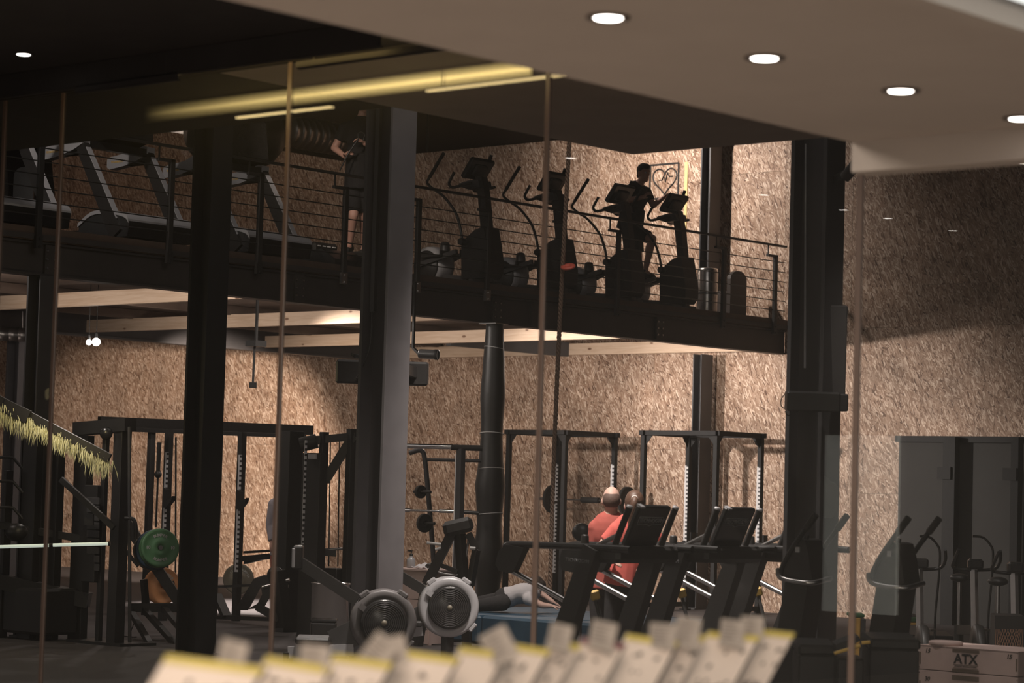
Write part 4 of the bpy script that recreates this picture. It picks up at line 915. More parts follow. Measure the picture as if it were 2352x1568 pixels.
b = MB(); b.bar(Dp(-30, 1200, 26.9), Dp(205, 1240, 26.9), .06, .08); b.bar(Dp(-20, 1330, 26.9), Dp(205, 1378, 26.9), .3, .16); b.build('cross_frame', BLK, t)
b = MB(); b.box(Dp(80, 1400, 26.9), (.9, .5, .5), None, .03); b.build('seat_block', VINYL, t)
for y0 in (1050, 1105, 1165):
    b = MB(); b.tube(cat([Dp(-6, y0, 26.6), Dp(26, y0, 26.6), Dp(36, y0+8, 26.6), Dp(52, y0+26, 26.6)], 4), .016, 8); b.build('handle', BLK, t)
b = MB(); b.bar(Dp(140, 1100, 26.2), Dp(262, 1212, 26.0), .05, .06); b.build('diagonal_brace', BLK, t)
b = MB(); b.ball(Dp(38, 1222, 26.4), (.13, .12, .10), 14); b.build('roller_pad', VINYL, t)
b = MB(); b.box(Dp(220, 1150, 26.3), (.14, .02, .06)); b.box(Dp(205, 1193, 26.3), (.14, .02, .12)); b.build('instruction_plate', DGREY, t)
t = thing('trailing_plant', 'pale yellow-green trailing fringe along a sloping black rail at left', 'plant', Dp(120, 1010, 25.5))
ra_, rb2 = Dp(-8, 915, 25.6), Dp(252, 1052, 25.4); b = MB(); b.bar(ra_, rb2, .06, .09); b.bar(Dp(8, 930, 25.55), Dp(66, 958, 25.5), .05, .14); b.build('rail', BLK, t)
b = MB(); rnd_ = random.Random(3)
for k in range(900):
    u = rnd_.random(); p = ra_.lerp(rb2, u)+V((rnd_.uniform(-.06, .06), rnd_.uniform(-.06, .06), -.04+rnd_.uniform(-.05, .03))); L = rnd_.uniform(.06, .22)*(1.1 if u < .35 or u > .8 else .8)
    d = V((rnd_.uniform(-.25, .25), rnd_.uniform(-.25, .25), -1)).normalized(); w2 = CR*rnd_.uniform(.004, .008); e = p+d*L; mid = p+d*L*.5+V((rnd_.uniform(-.015, .015), rnd_.uniform(-.015, .015), 0))
    b.add([p-w2*.5, p+w2*.5, mid+w2*.6, mid-w2*.6, e], [(0, 1, 2, 3), (3, 2, 4)])
g_ = b.build('leaves', GRASS, t); g_['kind'] = 'stuff'
t = thing('glowing_barbell', 'thin chrome barbell crossing the lower left edge, its shine made by emission', 'light', Dp(125, 1252, 25.2)); b = MB(); b.cyl(Dp(-20, 1256, 25.2), Dp(114, 1252, 25.1), .018, None, 10); b.cyl(Dp(121, 1251.5, 25.1), Dp(250, 1248, 25.0), .018, None, 10); b.build('tube', EM_BAR, t); b = MB(); b.cyl(Dp(113, 1252, 25.1), Dp(122, 1251.5, 25.1), .022, None, 10); b.cyl(Dp(249, 1248, 25), Dp(254, 1248, 25), .024, None, 10); b.build('coupling', BLK, t)
# plate tree
K = lambda px, py, d=27.6: Dp(px, py, d)
t = thing('plate_tree', 'black sloping plate tree holding the green, blue and orange plates', 'rack', (K(350, 1400).x, K(350, 1400).y, 0))
b = MB(); b.bar(K(284, 1190), K(412, 1382), .15, .12); b.build('spine', BLK, t)
b = MB(); b.bar(K(295, 1395), K(415, 1395), .09, .10); b.build('cross_bar', BLK, t)
for a, c in (((300, 1402), (352, 1492)), ((330, 1398), (412, 1490)), ((375, 1394), (420, 1450))): b = MB(); b.bar(K(*a), Dp(*c, 26.6), .06, .06); b.build('leg', BLK, t)
b = MB(); b.bar(K(330, 1330), K(336, 1395), .06, .06); b.bar(K(290, 1265), K(318, 1300), .035, .04); b.build('strut', BLK, t)
ax = (ray(300, 1215)*-1+V((.55, .25, .12))).normalized()
c = K(367, 1258, 27.0)
ax = (V((.66, -.75, 0))+CR*.42+V((0, 0, .14))).normalized()
for k, (dd, r, mat, lab) in enumerate(((0, .215, GREEN, 'green bumper plate at the front of the plate tree'), (-.07, .215, GREEN, 'second green bumper plate hidden behind the front one'), (-.20, .225, TEAL, 'dark blue bumper plate behind the green plates'), (-.30, .22, OLIVE, 'olive rimmed plate behind the dark blue bumper plate'))):
    t2_ = thing('bumper_plate', lab, 'plate', c+ax*dd, 'bumper plates on the tree'); pl_ = plate(t2_, c+ax*dd, ax, r, .06, mat, 'disc')
    if k == 0:
        rt = V((0, 0, 1)).cross(ax).normalized(); upv = ax.cross(rt)
        for i, ch in enumerate('BUMPER'):
            for s0 in (PI/2, -PI/2):
                an = s0-(i-2.5)*.20*(1 if s0 > 0 else -1)
                rd = rt*math.cos(an)+upv*math.sin(an); u_ = rd if s0 > 0 else -rd
                put_text('lettering', ch, .045, c+ax*.0265+rd*r*.64, u_.cross(ax), u_, PRINT, pl_, .001, True)
        for sx in (-1, 1): put_text('lettering', '10', .05, c+ax*.0265+rt*sx*r*.64, rt, upv, PRINT, pl_, .001, True)
b = MB(); b.cyl(c-ax*.42, c+ax*.04, .026, None, 12); b.build('peg', STEEL, t)
c = K(372, 1345, 28.2)
t2_ = thing('bumper_plate', 'orange bumper plate low on the tree beside the black column', 'plate', c, 'bumper plates on the tree'); pl_ = plate(t2_, c, ax, .215, .06, ORANGE, 'disc')
rt = V((0, 0, 1)).cross(ax).normalized(); upv = ax.cross(rt)
for i, ch in enumerate('BUMPER'):
    an = PI*.36-(i-2.5)*.2; rd = rt*math.cos(an)+upv*math.sin(an); put_text('lettering', ch, .045, c+ax*.0265+rd*.138, rd.cross(ax), rd, PRINT, pl_, .001, True)
b = MB(); b.bar(c+ax*.05-rt*.0, c+ax*.05+rt*.13+upv*.04, .035, .03, ax); b.build('bar_peg', BLK, t)
t = thing('carry_strap', 'dark carry strap dangling below the plate tree', 'strap', K(312, 1470)); b = MB(); b.tube(cat([K(308, 1405), K(312, 1420), K(306, 1435), K(296, 1462)], 4), .006, 5); b.box(K(300, 1464), (.17, .04, .035)); b.build('strap', BLK, t)
# plate on the floor with print
c = Dp(548, 1330, 33.2); c.z = max(c.z, .24); nx = (V((.66, -.75, 0))+CR*.1+V((0, 0, .15))).normalized()
t2_ = thing('bumper_plate', 'olive grey bumper plate leaning upright on the floor behind the rig', 'plate', (c.x, c.y, 0)); pl_ = plate(t2_, c, nx, .21, .05, OLIVE, 'disc')
MB().lathe(c-nx*.027, nx, ((.03, 0), (.045, 0), (.045, .054), (.03, .054), (.03, 0)), 16).build('hub', STEEL, t2_)
rt = V((0, 0, 1)).cross(nx).normalized(); upv = nx.cross(rt)
for txt, a0, rev in (('BUMPER', .75, 0), ('PLATE', 4.45, 1), ('15', 2.35, 0)):
    for i, ch in enumerate(txt):
        an = a0-(i-(len(txt)-1)/2)*.2*(-1 if rev else 1); rd = rt*math.cos(an)+upv*math.sin(an); u_ = -rd if rev else rd
        put_text('lettering', ch, .042, c+nx*.0225+rd*.135, u_.cross(nx), u_, PRINT, pl_, .001, True)
# low bench machine silhouette
K = lambda px, py, d=28.5: Dp(px, py, d)
t = thing('leg_machine', 'low black leg machine with an angled pad in front of the plate', 'exercise machine', (K(620, 1400).x, K(620, 1400).y, 0))
o = FW*.16
b = MB(); b.prism([K(539, 1401), K(569, 1401), K(600, 1345), K(640, 1336), K(645, 1325), K(605, 1322), K(582, 1330)], o); b.build('pad', VINYL, t)
b = MB(); b.prism([K(570, 1399), K(605, 1396), K(625, 1358), K(660, 1352), K(660, 1345), K(600, 1350), K(602, 1365), K(590, 1388)], o); b.build('seat', VINYL, t)
b = MB(); b.bar(K(590, 1392), K(640, 1420), .09, .09); b.bar(K(636, 1310), K(652, 1440), .16, .14); b.build('frame', BLK, t)
b = MB(); b.cyl(K(602, 1348), K(665, 1330), .022, None, 8); b.build('crank', STEEL, t)
b = MB(); b.lathe(K(632, 1320), FW, ((0, 0), (.09, 0), (.10, .03), (.08, .06)), 18); b.build('cam', BLK, t)
t['label'] = 'low black leg machine with an angled pad in front of the olive plate'
# pulley machine between the rig and grey column
K = lambda px, py, d=28.6: Dp(px, py, d)
t = thing('pulley_machine', 'black pulley machine with diagonal arm left of the grey column', 'exercise machine', (K(750, 1400).x, K(750, 1400).y, 0))
for px, py, wd in ((722, 1040, .30), (745, 992, .065), (808, 985, .08)): post_at(t, px, py, 28.6, wd, 0, BLK, 'upright', .1)
b = MB(); b.cyl(K(690, 1022), K(728, 1012), .085, None, 18); b.build('drum', BLK, t)
b = MB(); b.bar(K(722, 1010), K(815, 1002), .07, .09); b.bar(K(722, 1015), K(775, 1006), .06, .07); b.build('head_beam', BLK, t)
b = MB(); b.bar(K(746, 1105), K(812, 1000), .08, .10); b.build('diagonal_arm', BLK, t)
for px in (759, 780): b = MB(); b.cyl(K(px, 1010, 28.7), K(px-4, 1300, 28.7), .008, None, 6); b.build('cable', BLK, t)
b = MB(); b.cyl(K(798, 1040), K(793, 1300), .013, None, 8); b.build('guide_rod', STEEL, t)
b = MB(); b.box(K(768, 1322), (.26, .2, .18), None, .01); b.build('stack', BLK, t)
b = MB(); b.cyl(K(745, 1262), K(798, 1258), .016, None, 8); b.build('low_bar', CHROME, t); b = MB(); b.bar(K(742, 1268), K(772, 1270), .08, .08); b.build('arm_block', BLK, t)
b = MB(); b.box(K(718, 1048, 28.4), (.13, .02, .055)); b.build('label_plate', SILVER, t)
b = MB(); b.box(K(699, 1130, 28.3), (.012, .03, 1.2)); b.build('numbered_strip', STRIP, t)
b = MB(); b.box(K(756, 1465), (.5, .6, .06)); b.build('base', BLK, t)
# person with grey sleeves, mostly behind the rig post
K = lambda px, py, d=30.6: Dp(px, py, d)
figure('person in lilac-grey long sleeves standing behind the rig post, back turned', dict(head=K(651, 1108), neck=K(651, 1140), pelvis=K(651, 1262), shL=K(628, 1158), shR=K(674, 1158), elL=K(621, 1205), elR=K(680, 1205), wrL=K(624, 1246, 30.5), wrR=K(678, 1246, 30.5), haL=K(626, 1262, 30.4), haR=K(676, 1262, 30.4),
    hiL=K(638, 1270), hiR=K(664, 1270), knL=K(637, 1340), knR=K(665, 1340), anL=K(636, 1408), anR=K(666, 1408), toL=K(631, 1422, 30.8), toR=K(671, 1422, 30.8)), FW, (K(651, 1430).x, K(651, 1430).y, 0), SKIN, HAIR, 'short', GTEE, 1.9, RTEE, .45, RUB, headf=FW, curl=.7)
# steel bins
K = lambda px, py, d=27.3: Dp(px, py, d)
c = K(758, 1400); t = thing('waste_bin', 'wide brushed steel bin with white bag behind the first rower', 'bin', (c.x, c.y, 0)); zt = K(760, 1338).z
b = MB(); b.lathe((c.x, c.y, 0), (0, 0, 1), ((.0, 0), (.20, 0), (.21, .015), (.215, zt-.02), (.222, zt-.015), (.222, zt), (.205, zt), (.20, .03), (0, .03)), 36); b.build('body', BINST, t)
b = MB(); b.ball((c.x-.03, c.y-.1, zt+.035), (.07, .06, .06), 12); b.build('bag', WTEE, t)
c2 = Dp(744, 1445, 25.6); t = thing('pedal_bin', 'small black bin standing before the wide steel bin', 'bin', (c2.x, c2.y, 0)); b = MB(); zt2 = Dp(744, 1424, 25.6).z; R = frame(-FW, (0, 0, 1)); b.box((c2.x, c2.y, zt2/2), (.26, .2, zt2-.03), R, .015); b.build('body', BLK, t); b = MB(); b.box((c2.x, c2.y, zt2), (.27, .21, .03), R, .01); b.build('lid', BLKG, t)

# rowers
def rower(px, py, d, label, mat, arm, rad, ext):
    c = Dp(px, py, d); t = thing('rowing_machine', label, 'rowing machine', (c.x, c.y, 0), 'rowing machines')
    ax = (-FW+CR*.12+V((0, 0, .05))).normalized(); rt = V((0, 0, 1)).cross(ax).normalized(); upv = ax.cross(rt); r = rad
    b = MB(); b.lathe(c-ax*.09, ax, ((r*.60, .0), (r*.93, 0), (r, .03), (r, .13), (r*.97, .165), (r*.92, .178), (r*.72, .18), (r*.69, .165), (r*.60, .02)), 44); h = b.build('flywheel_ring', mat, t)
    b = MB(); b.lathe(c-ax*.07, ax, ((0, 0), (r*.705, 0), (r*.705, .2), (r*.66, .212), (.0, .215)), 40); cov = b.build('mesh_cover', BLKG, t)
    b = MB()
    for k in range(9):
        rr = r*(.16+.058*k); q = [c+ax*.146+(rt*math.cos(a)+upv*math.sin(a))*rr for a in [2*PI*i/36 for i in range(36)]]
        b.tube(q, .0028, 4, True)
    b.build('guard_rings', DGREY, cov)
    b = MB(); b.lathe(c+ax*.145, ax, ((0, 0), (r*.085, 0), (r*.08, .01), (0, .012)), 18); b.build('hub', OLIVE, cov)
    for an in (2.2, 1.0, 5.6):
        b = MB(); p = c+(rt*math.cos(an)+upv*math.sin(an))*r*1.02+ax*.05; R = M((rt*math.sin(an)-upv*math.cos(an), rt*math.cos(an)+upv*math.sin(an), ax)).transposed(); b.box(p, (.10, .05, .06), R, .015); b.build('clip', mat, h)
    b = MB(); an = 2.55; p = c+(rt*math.cos(an)+upv*math.sin(an))*r*.9+ax*.1; b.bar(p, c+(rt*math.cos(an)+upv*math.sin(an))*r*.62+ax*.1, .05, .05, ax); b.build('damper', mat, h)
    (a0, a1) = arm; b = MB(); A0, A1 = Dp(*a0, d+.1), Dp(*a1, d+.05); b.bar(A0, A1, .085, .10); m_ = b.build('monitor_arm', BLK, t)
    b = MB(); R = frame(FW, (0, 0, 1)); b.box(A0+CU*.05-CR*.02, (.09, .16, .20), R, .012); mo = b.build('monitor', BLKG, m_)
    b = MB(); b.box(A0+CU*.05-CR*.055-FW*.07, (.03, .03, .17), R, .006); b.build('bracket', SILVER, m_)
    # rail, legs
    e = c-CR*ext; e.z = .30; s_ = c-CR*.25; s_.z = .34
    b = MB(); b.bar(s_, e, .07, .10); b.build('rail', SILVER, t)
    b = MB(); b.bar(V((c.x, c.y, .02)), V((c.x, c.y, c.z-r*.8)), .08, .10); b.bar(V((c.x, c.y, .03))-V((.25, .3, 0)), V((c.x, c.y, .03))+V((.25, .3, 0)), .07, .06); b.build('front_leg', BLK, t)
    b = MB(); b.bar(V((e.x, e.y, .02)), e, .06, .06); b.bar(V((e.x, e.y, .03))-FW*.25, V((e.x, e.y, .03))+FW*.25, .06, .05); b.build('rear_leg', BLK, t)
    b = MB(); sm = s_.lerp(e, .62); b.box(sm+V((0, 0, .10)), (.30, .26, .06), frame(FW, (0, 0, 1)), .025); b.build('seat', VINYL, t)
    b = MB(); b.bar(s_+V((0, 0, .02)), s_+V((0, 0, .22))-CR*.10, .30, .03, FW); b.build('foot_rest', DGREY, t)
    return t
rower(880, 1428, 21.4, 'dark grey fan rowing machine, left of the pair in front of the column', pm('grey_housing_plastic', (.13, .12, .12), .42, 0, .15, 10), ((690, 1292), (822, 1378)), .290, .82)
rower(1030, 1393, 24.6, 'light silver fan rowing machine, right of the pair', SILVER, ((850, 1280), (985, 1362)), .305, .5)

# ------------------------------------------------------------------ lower treadmills
def side(px, py, y): return Yp(px, py, y)
YA = 14.64
def lower_treadmill(label):
    t = thing('treadmill', label, 'exercise machine', (-12.3, YA+.4, 0), 'treadmills in a row facing right')
    for k, y in enumerate((YA, YA+.78)):
        S_ = lambda px, py: (lambda q: V((q.x, y, q.z)))(Yp(px, py, YA))
        b = MB(); b.tube(cat([S_(1160, 1256), S_(1176, 1250), S_(1250, 1252), S_(1350, 1256), S_(1448, 1262)], 4), .029, 10); hr = b.build('handrail', BLKG, t)
        b = MB(); b.prism([p+V((0, -.035, 0)) for p in (S_(1210, 1258), S_(1168, 1250), S_(1151, 1266), S_(1144, 1294), S_(1152, 1310), S_(1178, 1316), S_(1187, 1308))], (0, .07, 0)); b.build('rail_end', BLK, hr)
        b = MB(); b.cyl(S_(1177, 1311), S_(1296, 1378), .022, None, 10); b.build('lower_bar', STEEL, hr)
        lo = S_(1247, 1570); hi = S_(1362, 1256); lo.z = .12
        b = MB(); d = (hi-lo).normalized(); sd = V((d.z, 0, -d.x)); b.prism([lo-sd*.11+V((0, -.05, 0)), lo+sd*.10+V((0, -.05, 0)), hi+sd*.075+V((0, -.05, 0)), hi-sd*.06+V((0, -.05, 0))], (0, .10, 0)); u = b.build('upright', BLK, t)
        put_text('logo', 'TECHNOGYM', .038, S_(1336, 1287)+V((0, -.053, 0)), (1, 0, -.05), (0, 0, 1), BLUEG, u)
    y0, y1 = YA+.0, YA+.78
    zc = Yp(1400, 1270, YA).z; xc = Yp(1385, 1270, YA).x
    b = MB(); b.box((xc+.02, (y0+y1)/2, zc-.01), (.26, y1-y0, .13), None, .03); b.build('dashboard', BLK, t)
    # console slab leaning forward
    yc = YA+.39; S_ = lambda px, py: (lambda q: V((q.x, yc, q.z)))(Yp(px, py, yc))
    lo, hi = S_(1466, 1252), S_(1503, 1161); d = (hi-lo).normalized(); nrm = V((d.z, 0, -d.x)); R = M((nrm, V((0, 1, 0)), d)).transposed()
    b = MB(); b.box((lo+hi)/2, (.05, .40, (hi-lo).length), R, .02); co = b.build('console', BLKG, t)
    b = MB(); b.box(hi-d*.006+V((0, -.165, 0)), (.052, .05, .016), R); b.build('console_clip', SILVER, co)
    put_text('logo', 'TECHNOGYM', .048, lo.lerp(hi, .66)+nrm*.0265, (0, 1, 0), d, BLUEG, co)
    b = MB(); q = lo.lerp(hi, .66)+nrm*.0262; pts = []
    for (a, c) in ((-.16, .03), (.13, .03), (.16, .012), (.14, -.03), (.04, -.03), (.0, -.045), (-.05, -.03), (-.16, -.03)): pts.append(q+V((0, a, 0))+d*c)
    b.tube(pts, .0028, 4, True); b.build('logo_outline', BLUEG, co)
    for yy, (bx, tx) in ((YA+.10, (1412, 1446)), (YA+.68, (1412, 1446))):
        S_ = lambda px, py: (lambda q: V((q.x, yy, q.z)))(Yp(px, py, YA+.10))
        b = MB(); b.tube([S_(bx, 1252), S_(tx, 1164)], .026, 12); g = b.build('grip_post', RUB, t); b = MB(); b.lathe(S_(tx, 1164), S_(tx, 1164)-S_(bx, 1252), ((.0265, -.002), (.024, .012), (0, .014)), 12); b.build('grip_cap', SILVER, g)
    b = MB(); b.cyl(V((xc-.22, YA+.2, zc+.05)), V((xc-.05, YA+.25, zc+.14)), .018, None, 8); b.build('speed_lever', STEEL, t)
    b = MB(); b.lathe((xc-.28, YA+.12, zc+.03), (0, 0, 1), ((.035, 0), (.03, .09), (.022, .10), (0, .10)), 12); b.build('bottle_holder', BLK, t)
    b = MB(); b.box((-12.55, YA+.39, .14), (1.6, .84, .20), None, .03); b.build('deck', BLK, t); MB().box((-12.62, YA+.39, .245), (1.4, .56, .012)).build('belt', RUB, t)
    b = MB(); b.prism([(-11.75, YA-.02, .04), (-11.72, YA-.02, .22), (-11.9, YA-.02, .38), (-12.2, YA-.02, .40), (-12.3, YA-.02, .04)], (0, .82, 0)); b.build('motor_hood', BLKG, t)
    # stretch lever with yellow tip
    S_ = lambda px, py: Yp(px, py, YA+.42); p0, p1 = S_(1366, 1372), S_(1385, 1450); b = MB(); b.tube([p0, p1, p1+(p1-p0)*.9], .015, 8); lv = b.build('lever', DGREY, t)
    b = MB(); b.box(p0+V((0, 0, .02)), (.075, .06, .075), frame(FW, (p0-p1)), .012); b.build('lever_tip', YELP, lv)
    return t
T1 = lower_treadmill('black treadmill at the left end of the lower row, rail reaching past the rope')
dup(T1, (-12.3, YA+.4+1.13, 0), 'black treadmill in the middle of the lower row, before the right rack')
dup(T1, (-12.3, YA+.4+2.21, 0), 'black treadmill partly behind the step machine and its mirror copy, right of lower row')
def step_machine(label):
    y = 15.35; S_ = lambda px, py, dy=0: (lambda q: V((q.x, y+dy, q.z)))(Yp(px, py, y)); t = thing('stepper', label, 'exercise machine', (-9.9, y+.1, 0), 'step machines at right')
    b = MB(); b.prism([p+V((0, -.11, 0)) for p in (S_(1808, 1318), S_(1838, 1262), S_(1856, 1236), S_(1868, 1240), S_(1876, 1275), S_(1884, 1330), S_(1826, 1332))], (0, .22, 0)); bd = b.build('body', BLK, t)
    b = MB(); lo = S_(1800, 1500); lo.z = .05; b.bar(S_(1850, 1325), lo, .20, .22); b.build('mast', BLK, t)
    for dy, off in ((-.12, 0), (.30, 0)):
        b = MB(); b.tube(cat([S_(1812, 1322, dy), S_(1820, 1296, dy), S_(1838, 1262, dy), S_(1866, 1222, dy), S_(1893, 1185, dy)], 4), .020, 8); ar = b.build('arm_bar', BLKG, t)
        b = MB(); b.cyl(S_(1872, 1214, dy), S_(1895, 1182, dy), .026, None, 10); b.build('grip', RUB, ar)
    b = MB(); b.tube(cat([S_(1808, 1306, -.12), S_(1814, 1322, -.14), S_(1832, 1331, -.14), S_(1885, 1338, -.14), S_(1900, 1328, .05)], 5), .019, 8); b.build('front_handle', STEEL, t)
    b = MB(); b.box(S_(1852, 1262, -.115), (.035, .01, .04)); b.build('display', SILVER, bd)
    b = MB(); b.tube([S_(1858, 1244, -.05), S_(1862, 1228, -.05)], .022, 8); b.build('knob', BLKG, bd)
    b = MB(); b.box((-9.95, y+.35, .10), (.5, 1.1, .16), None, .03); b.build('base', BLK, t)
    for dx in (-.13, .13): MB().box((-9.95+dx, y+.62, .30), (.22, .42, .05), None, .015).build('pedal', RUB, t)
    return t
s1 = step_machine('black step machine with two slanted arm bars before the right column')
dup(s1, (-9.9+.80, 15.45, 0), 'copy of the step machine as its mirror image right of the dark column')  # second machine built for the reflection of the first

# ------------------------------------------------------------------ people by the racks
K = lambda px, py, d=22.6: Dp(px, py, d)
figure('bald man in brick-red T-shirt seen from behind beside the woman', dict(head=K(1404, 1150), neck=K(1403, 1190), pelvis=K(1396, 1335), shL=K(1369, 1212), shR=K(1438, 1212), elL=K(1362, 1290), elR=K(1446, 1290), wrL=K(1366, 1352), wrR=K(1440, 1352), haL=K(1367, 1372), haR=K(1439, 1372),
    hiL=K(1377, 1345), hiR=K(1416, 1345), knL=K(1376, 1448), knR=K(1416, 1448), anL=K(1375, 1543), anR=K(1416, 1543), toL=K(1372, 1553, 22.8), toR=K(1418, 1553, 22.8)), FW, (K(1400, 1560).x, K(1400, 1560).y, 0), SKINP, HAIRC, 'fringe', RTEE, .62, DENIM, .98, RUB, headf=FW+V((0, 0, -.1)), curl=.6, gs=1.09)
K = lambda px, py, d=21.9: Dp(px, py, d)
figure('woman with brown ponytail in coral T-shirt, hand on hip, back turned', dict(head=K(1457, 1161), neck=K(1455, 1198), pelvis=K(1434, 1330), shL=K(1417, 1216), shR=K(1492, 1216), elL=K(1374, 1262), elR=K(1524, 1258), wrL=K(1394, 1292, 21.75), wrR=K(1498, 1296, 21.65), haL=K(1410, 1290, 21.7), haR=K(1478, 1298, 21.65),
    hiL=K(1416, 1345), hiR=K(1455, 1345), knL=K(1405, 1450), knR=K(1452, 1452), anL=K(1396, 1552), anR=K(1452, 1554), toL=K(1390, 1563, 22.1), toR=K(1455, 1563, 22.1)), FW, (K(1430, 1570).x, K(1430, 1570).y, 0), SKINP, HAIRB, 'pony', CTEE, .60, DENIM, .98, RUB, headf=FW+CR*.04, curl=.6, gs=1.08)
# blue mats and the person lying on them
mt_ = thing('gym_mat', 'thick blue gym mat behind the treadmills with a person on it', 'mat', (-18.5, 22.4, 0))
for k in range(3):
    b = MB(); b.box((-19.4+k*1.22, 22.2, .17), (1.2, 2.2, .32), None, .03); b.build('section', BLUE, mt_)
K = lambda px, py, d=28.9: Dp(px, py, d)
figure('person in white T-shirt bent face down on the blue mat, arms stretched forward', dict(head=K(1229, 1347), neck=K(1216, 1358), pelvis=K(1162, 1372), shL=K(1212, 1356, 29.1), shR=K(1214, 1376, 28.7), elL=K(1246, 1366, 29.1), elR=K(1246, 1390, 28.6), wrL=K(1270, 1382, 29.0), wrR=K(1268, 1392, 28.55), haL=K(1284, 1390, 29.0), haR=K(1286, 1395, 28.55),
    hiL=K(1154, 1376, 29.05), hiR=K(1154, 1384, 28.75), knL=K(1092, 1384, 29.2), knR=K(1092, 1391, 28.8), anL=K(1020, 1392, 29.2), anR=K(1020, 1396, 28.8), toL=K(1004, 1396, 29.2), toR=K(1004, 1399, 28.8)), V((.1, 0, -1)), (K(1200, 1400).x, K(1200, 1400).y, .34), SKINP, HAIR, 'short', WTEE, .55, DENIM, .9, RUB, headf=V((.7, .3, -.6)), headu=(.4, .5, .6), curl=.35, lying=True)
# ------------------------------------------------------------------ boxes on the columns, fittings
K = lambda px, py, d=24.3: Dp(px, py, d)
for (a, c_), lab in ((((773, 825), (868, 882)), 'left black loudspeaker on the grey column, cables coiled on top'), (((930, 830), (984, 886)), 'right black loudspeaker peeking out behind the grey column')):
    p0, p1 = K(*a), K(*c_); c = (p0+p1)/2; t = thing('loudspeaker', lab, 'loudspeaker', c); R = frame(-FW, (0, 0, 1)); wd = abs((p1-p0).dot(CR)); ht = abs(p1.z-p0.z)
    b = MB(); b.box(c, (wd, .28, ht), R, .02); cb_ = b.build('cabinet', BLK, t); b = MB(); b.box(c-FW*.142, (wd*.9, .012, ht*.86), R, .004); b.build('grille', RUB, cb_)
    b = MB(); b.bar(c+FW*.1, c.lerp(V((-16.0, 16.72, c.z)), .72), .06, .10); b.build('bracket', BLK, t)
b = MB(); q = K(822, 818); b.tube([q+V((.07*math.cos(a)*(1+.1*math.sin(3*a)), .07*math.sin(a), .010*math.sin(2*a)+a*.0012)) for a in [k*.3 for k in range(64)]], .006, 5)
tag(b.build('cable_coil', BLKG), 'coil of thin cable resting on the left loudspeaker', 'cable')
t = thing('spotlight', 'black spotlight can under the deck just right of grey column', 'light', K(970, 812, 31)); c = K(962, 812, 31); ax = (CR*.95-V((0, 0, .05))-FW*.3).normalized()
b = MB(); b.lathe(c, ax, ((.0, 0), (.05, 0), (.06, .02), (.06, .20), (.066, .21), (.066, .26), (.05, .262), (.045, .2)), 20); b.build('can', DGREY, t); b = MB(); b.bar(c, c+V((-.15, .05, .08)), .03, .03); b.bar(c+V((-.15, .05, .08)), V((c.x-.15, c.y+.05, 4.39)), .03, .03); b.build('bracket', BLK, t)
c = Dp(1872, 922, 19.4); t = thing('control_box', 'black box strapped around the right column at mid height', 'box', c); R = frame(-FW, (0, 0, 1))
b = MB(); b.box(Dp(1866, 922, 19.3), (.42, .20, .155), R, .012); b.build('case', BLK, t); b = MB(); b.box(Dp(1932, 924, 19.6), (.09, .2, .14), R, .01); b.build('side_case', BLK, t)
b = MB(); b.tube(cat([Dp(1802, 905, 19.3), Dp(1794, 918, 19.3), Dp(1795, 932, 19.3), Dp(1801, 938, 19.3)], 4), .004, 5); b.tube(cat([Dp(1803, 944, 19.3), Dp(1808, 953, 19.3), Dp(1814, 953, 19.3)], 4), .005, 5); b.build('cable', BLK, t)
b = MB(); b.bar(Dp(1851, 330, 19.45), Dp(1849, 845, 19.45), .012, .012); tag(b.build('conduit', BLUEG), 'thin pale conduit running down the right dark column', 'conduit')
b = MB(); b.box(Dp(1919, 815, 19.75), (.16, .14, .8), R, .01); t = thing('junction_cover', 'dark cover panel on the right side of the right column', 'panel', Dp(1919, 860, 19.8)); b.build('panel', DCOL, t)
t = thing('defibrillator_case', 'black bulging case on the right column above the step machine', 'case', Dp(1913, 1140, 19.6)); b = MB(); P_ = lambda x, y: Dp(x, y, 19.55); b.prism([P_(1892, 1090), P_(1902, 1098), P_(1908, 1106), P_(1920, 1110), P_(1925, 1118), P_(1924, 1165), P_(1919, 1182), P_(1911, 1189), P_(1892, 1189)], FW*.22); b.build('shell', BLK, t)
t = thing('security_camera', 'black security camera angled up on the right column', 'camera', Dp(1958, 390, 19.5)); b = MB(); b.cyl(Dp(1940, 408, 19.5), Dp(1973, 370, 19.4), .045, .05, 16); b.build('body', BLK, t); b = MB(); b.bar(V((-11.0, 16.5, Dp(1936, 405, 19.5).z)), Dp(1950, 397, 19.45), .05, .06); b.build('arm', BLK, t)
t = thing('hanging_sensor', 'thin black rod with a small box hanging below the deck', 'sensor', Dp(582, 884, 32.6)); b = MB(); b.bar(Dp(585, 795, 32.8), Dp(581, 880, 32.6), .03, .03); b.build('rod', BLK, t); b = MB(); b.box(Dp(581, 884, 32.6), (.095, .07, .075), frame(-FW, (0, 0, 1)), .006); b.build('box', BLK, t); b = MB(); b.box(Dp(588, 789, 32.8), (.2, .2, .08)); (lambda q: b.bar(q, V((q.x, q.y, 4.39)), .03, .03))(Dp(588, 789, 32.8)); b.build('mount', BLK, t)
for (px, py, r), lab in (((221, 785, .055), 'larger glowing white bulb under the deck at left'), ((204, 786, .038), 'smaller glowing bulb left of the larger one under the deck')):
    c = Dp(px, py, 33); t = thing('bare_bulb', lab, 'light', c); MB().ball(c, r, 18).build('bulb', EM_BULB, t); b = MB(); b.cyl(c+V((0, 0, r*.9)), c+V((0, 0, r+.06)), .02, None, 10); b.build('socket', BLK, t); b = MB(); b.cyl(c+V((0, 0, r+.06)), V((c.x, c.y, 4.385)), .006, None, 6); b.build('flex', BLK, t)
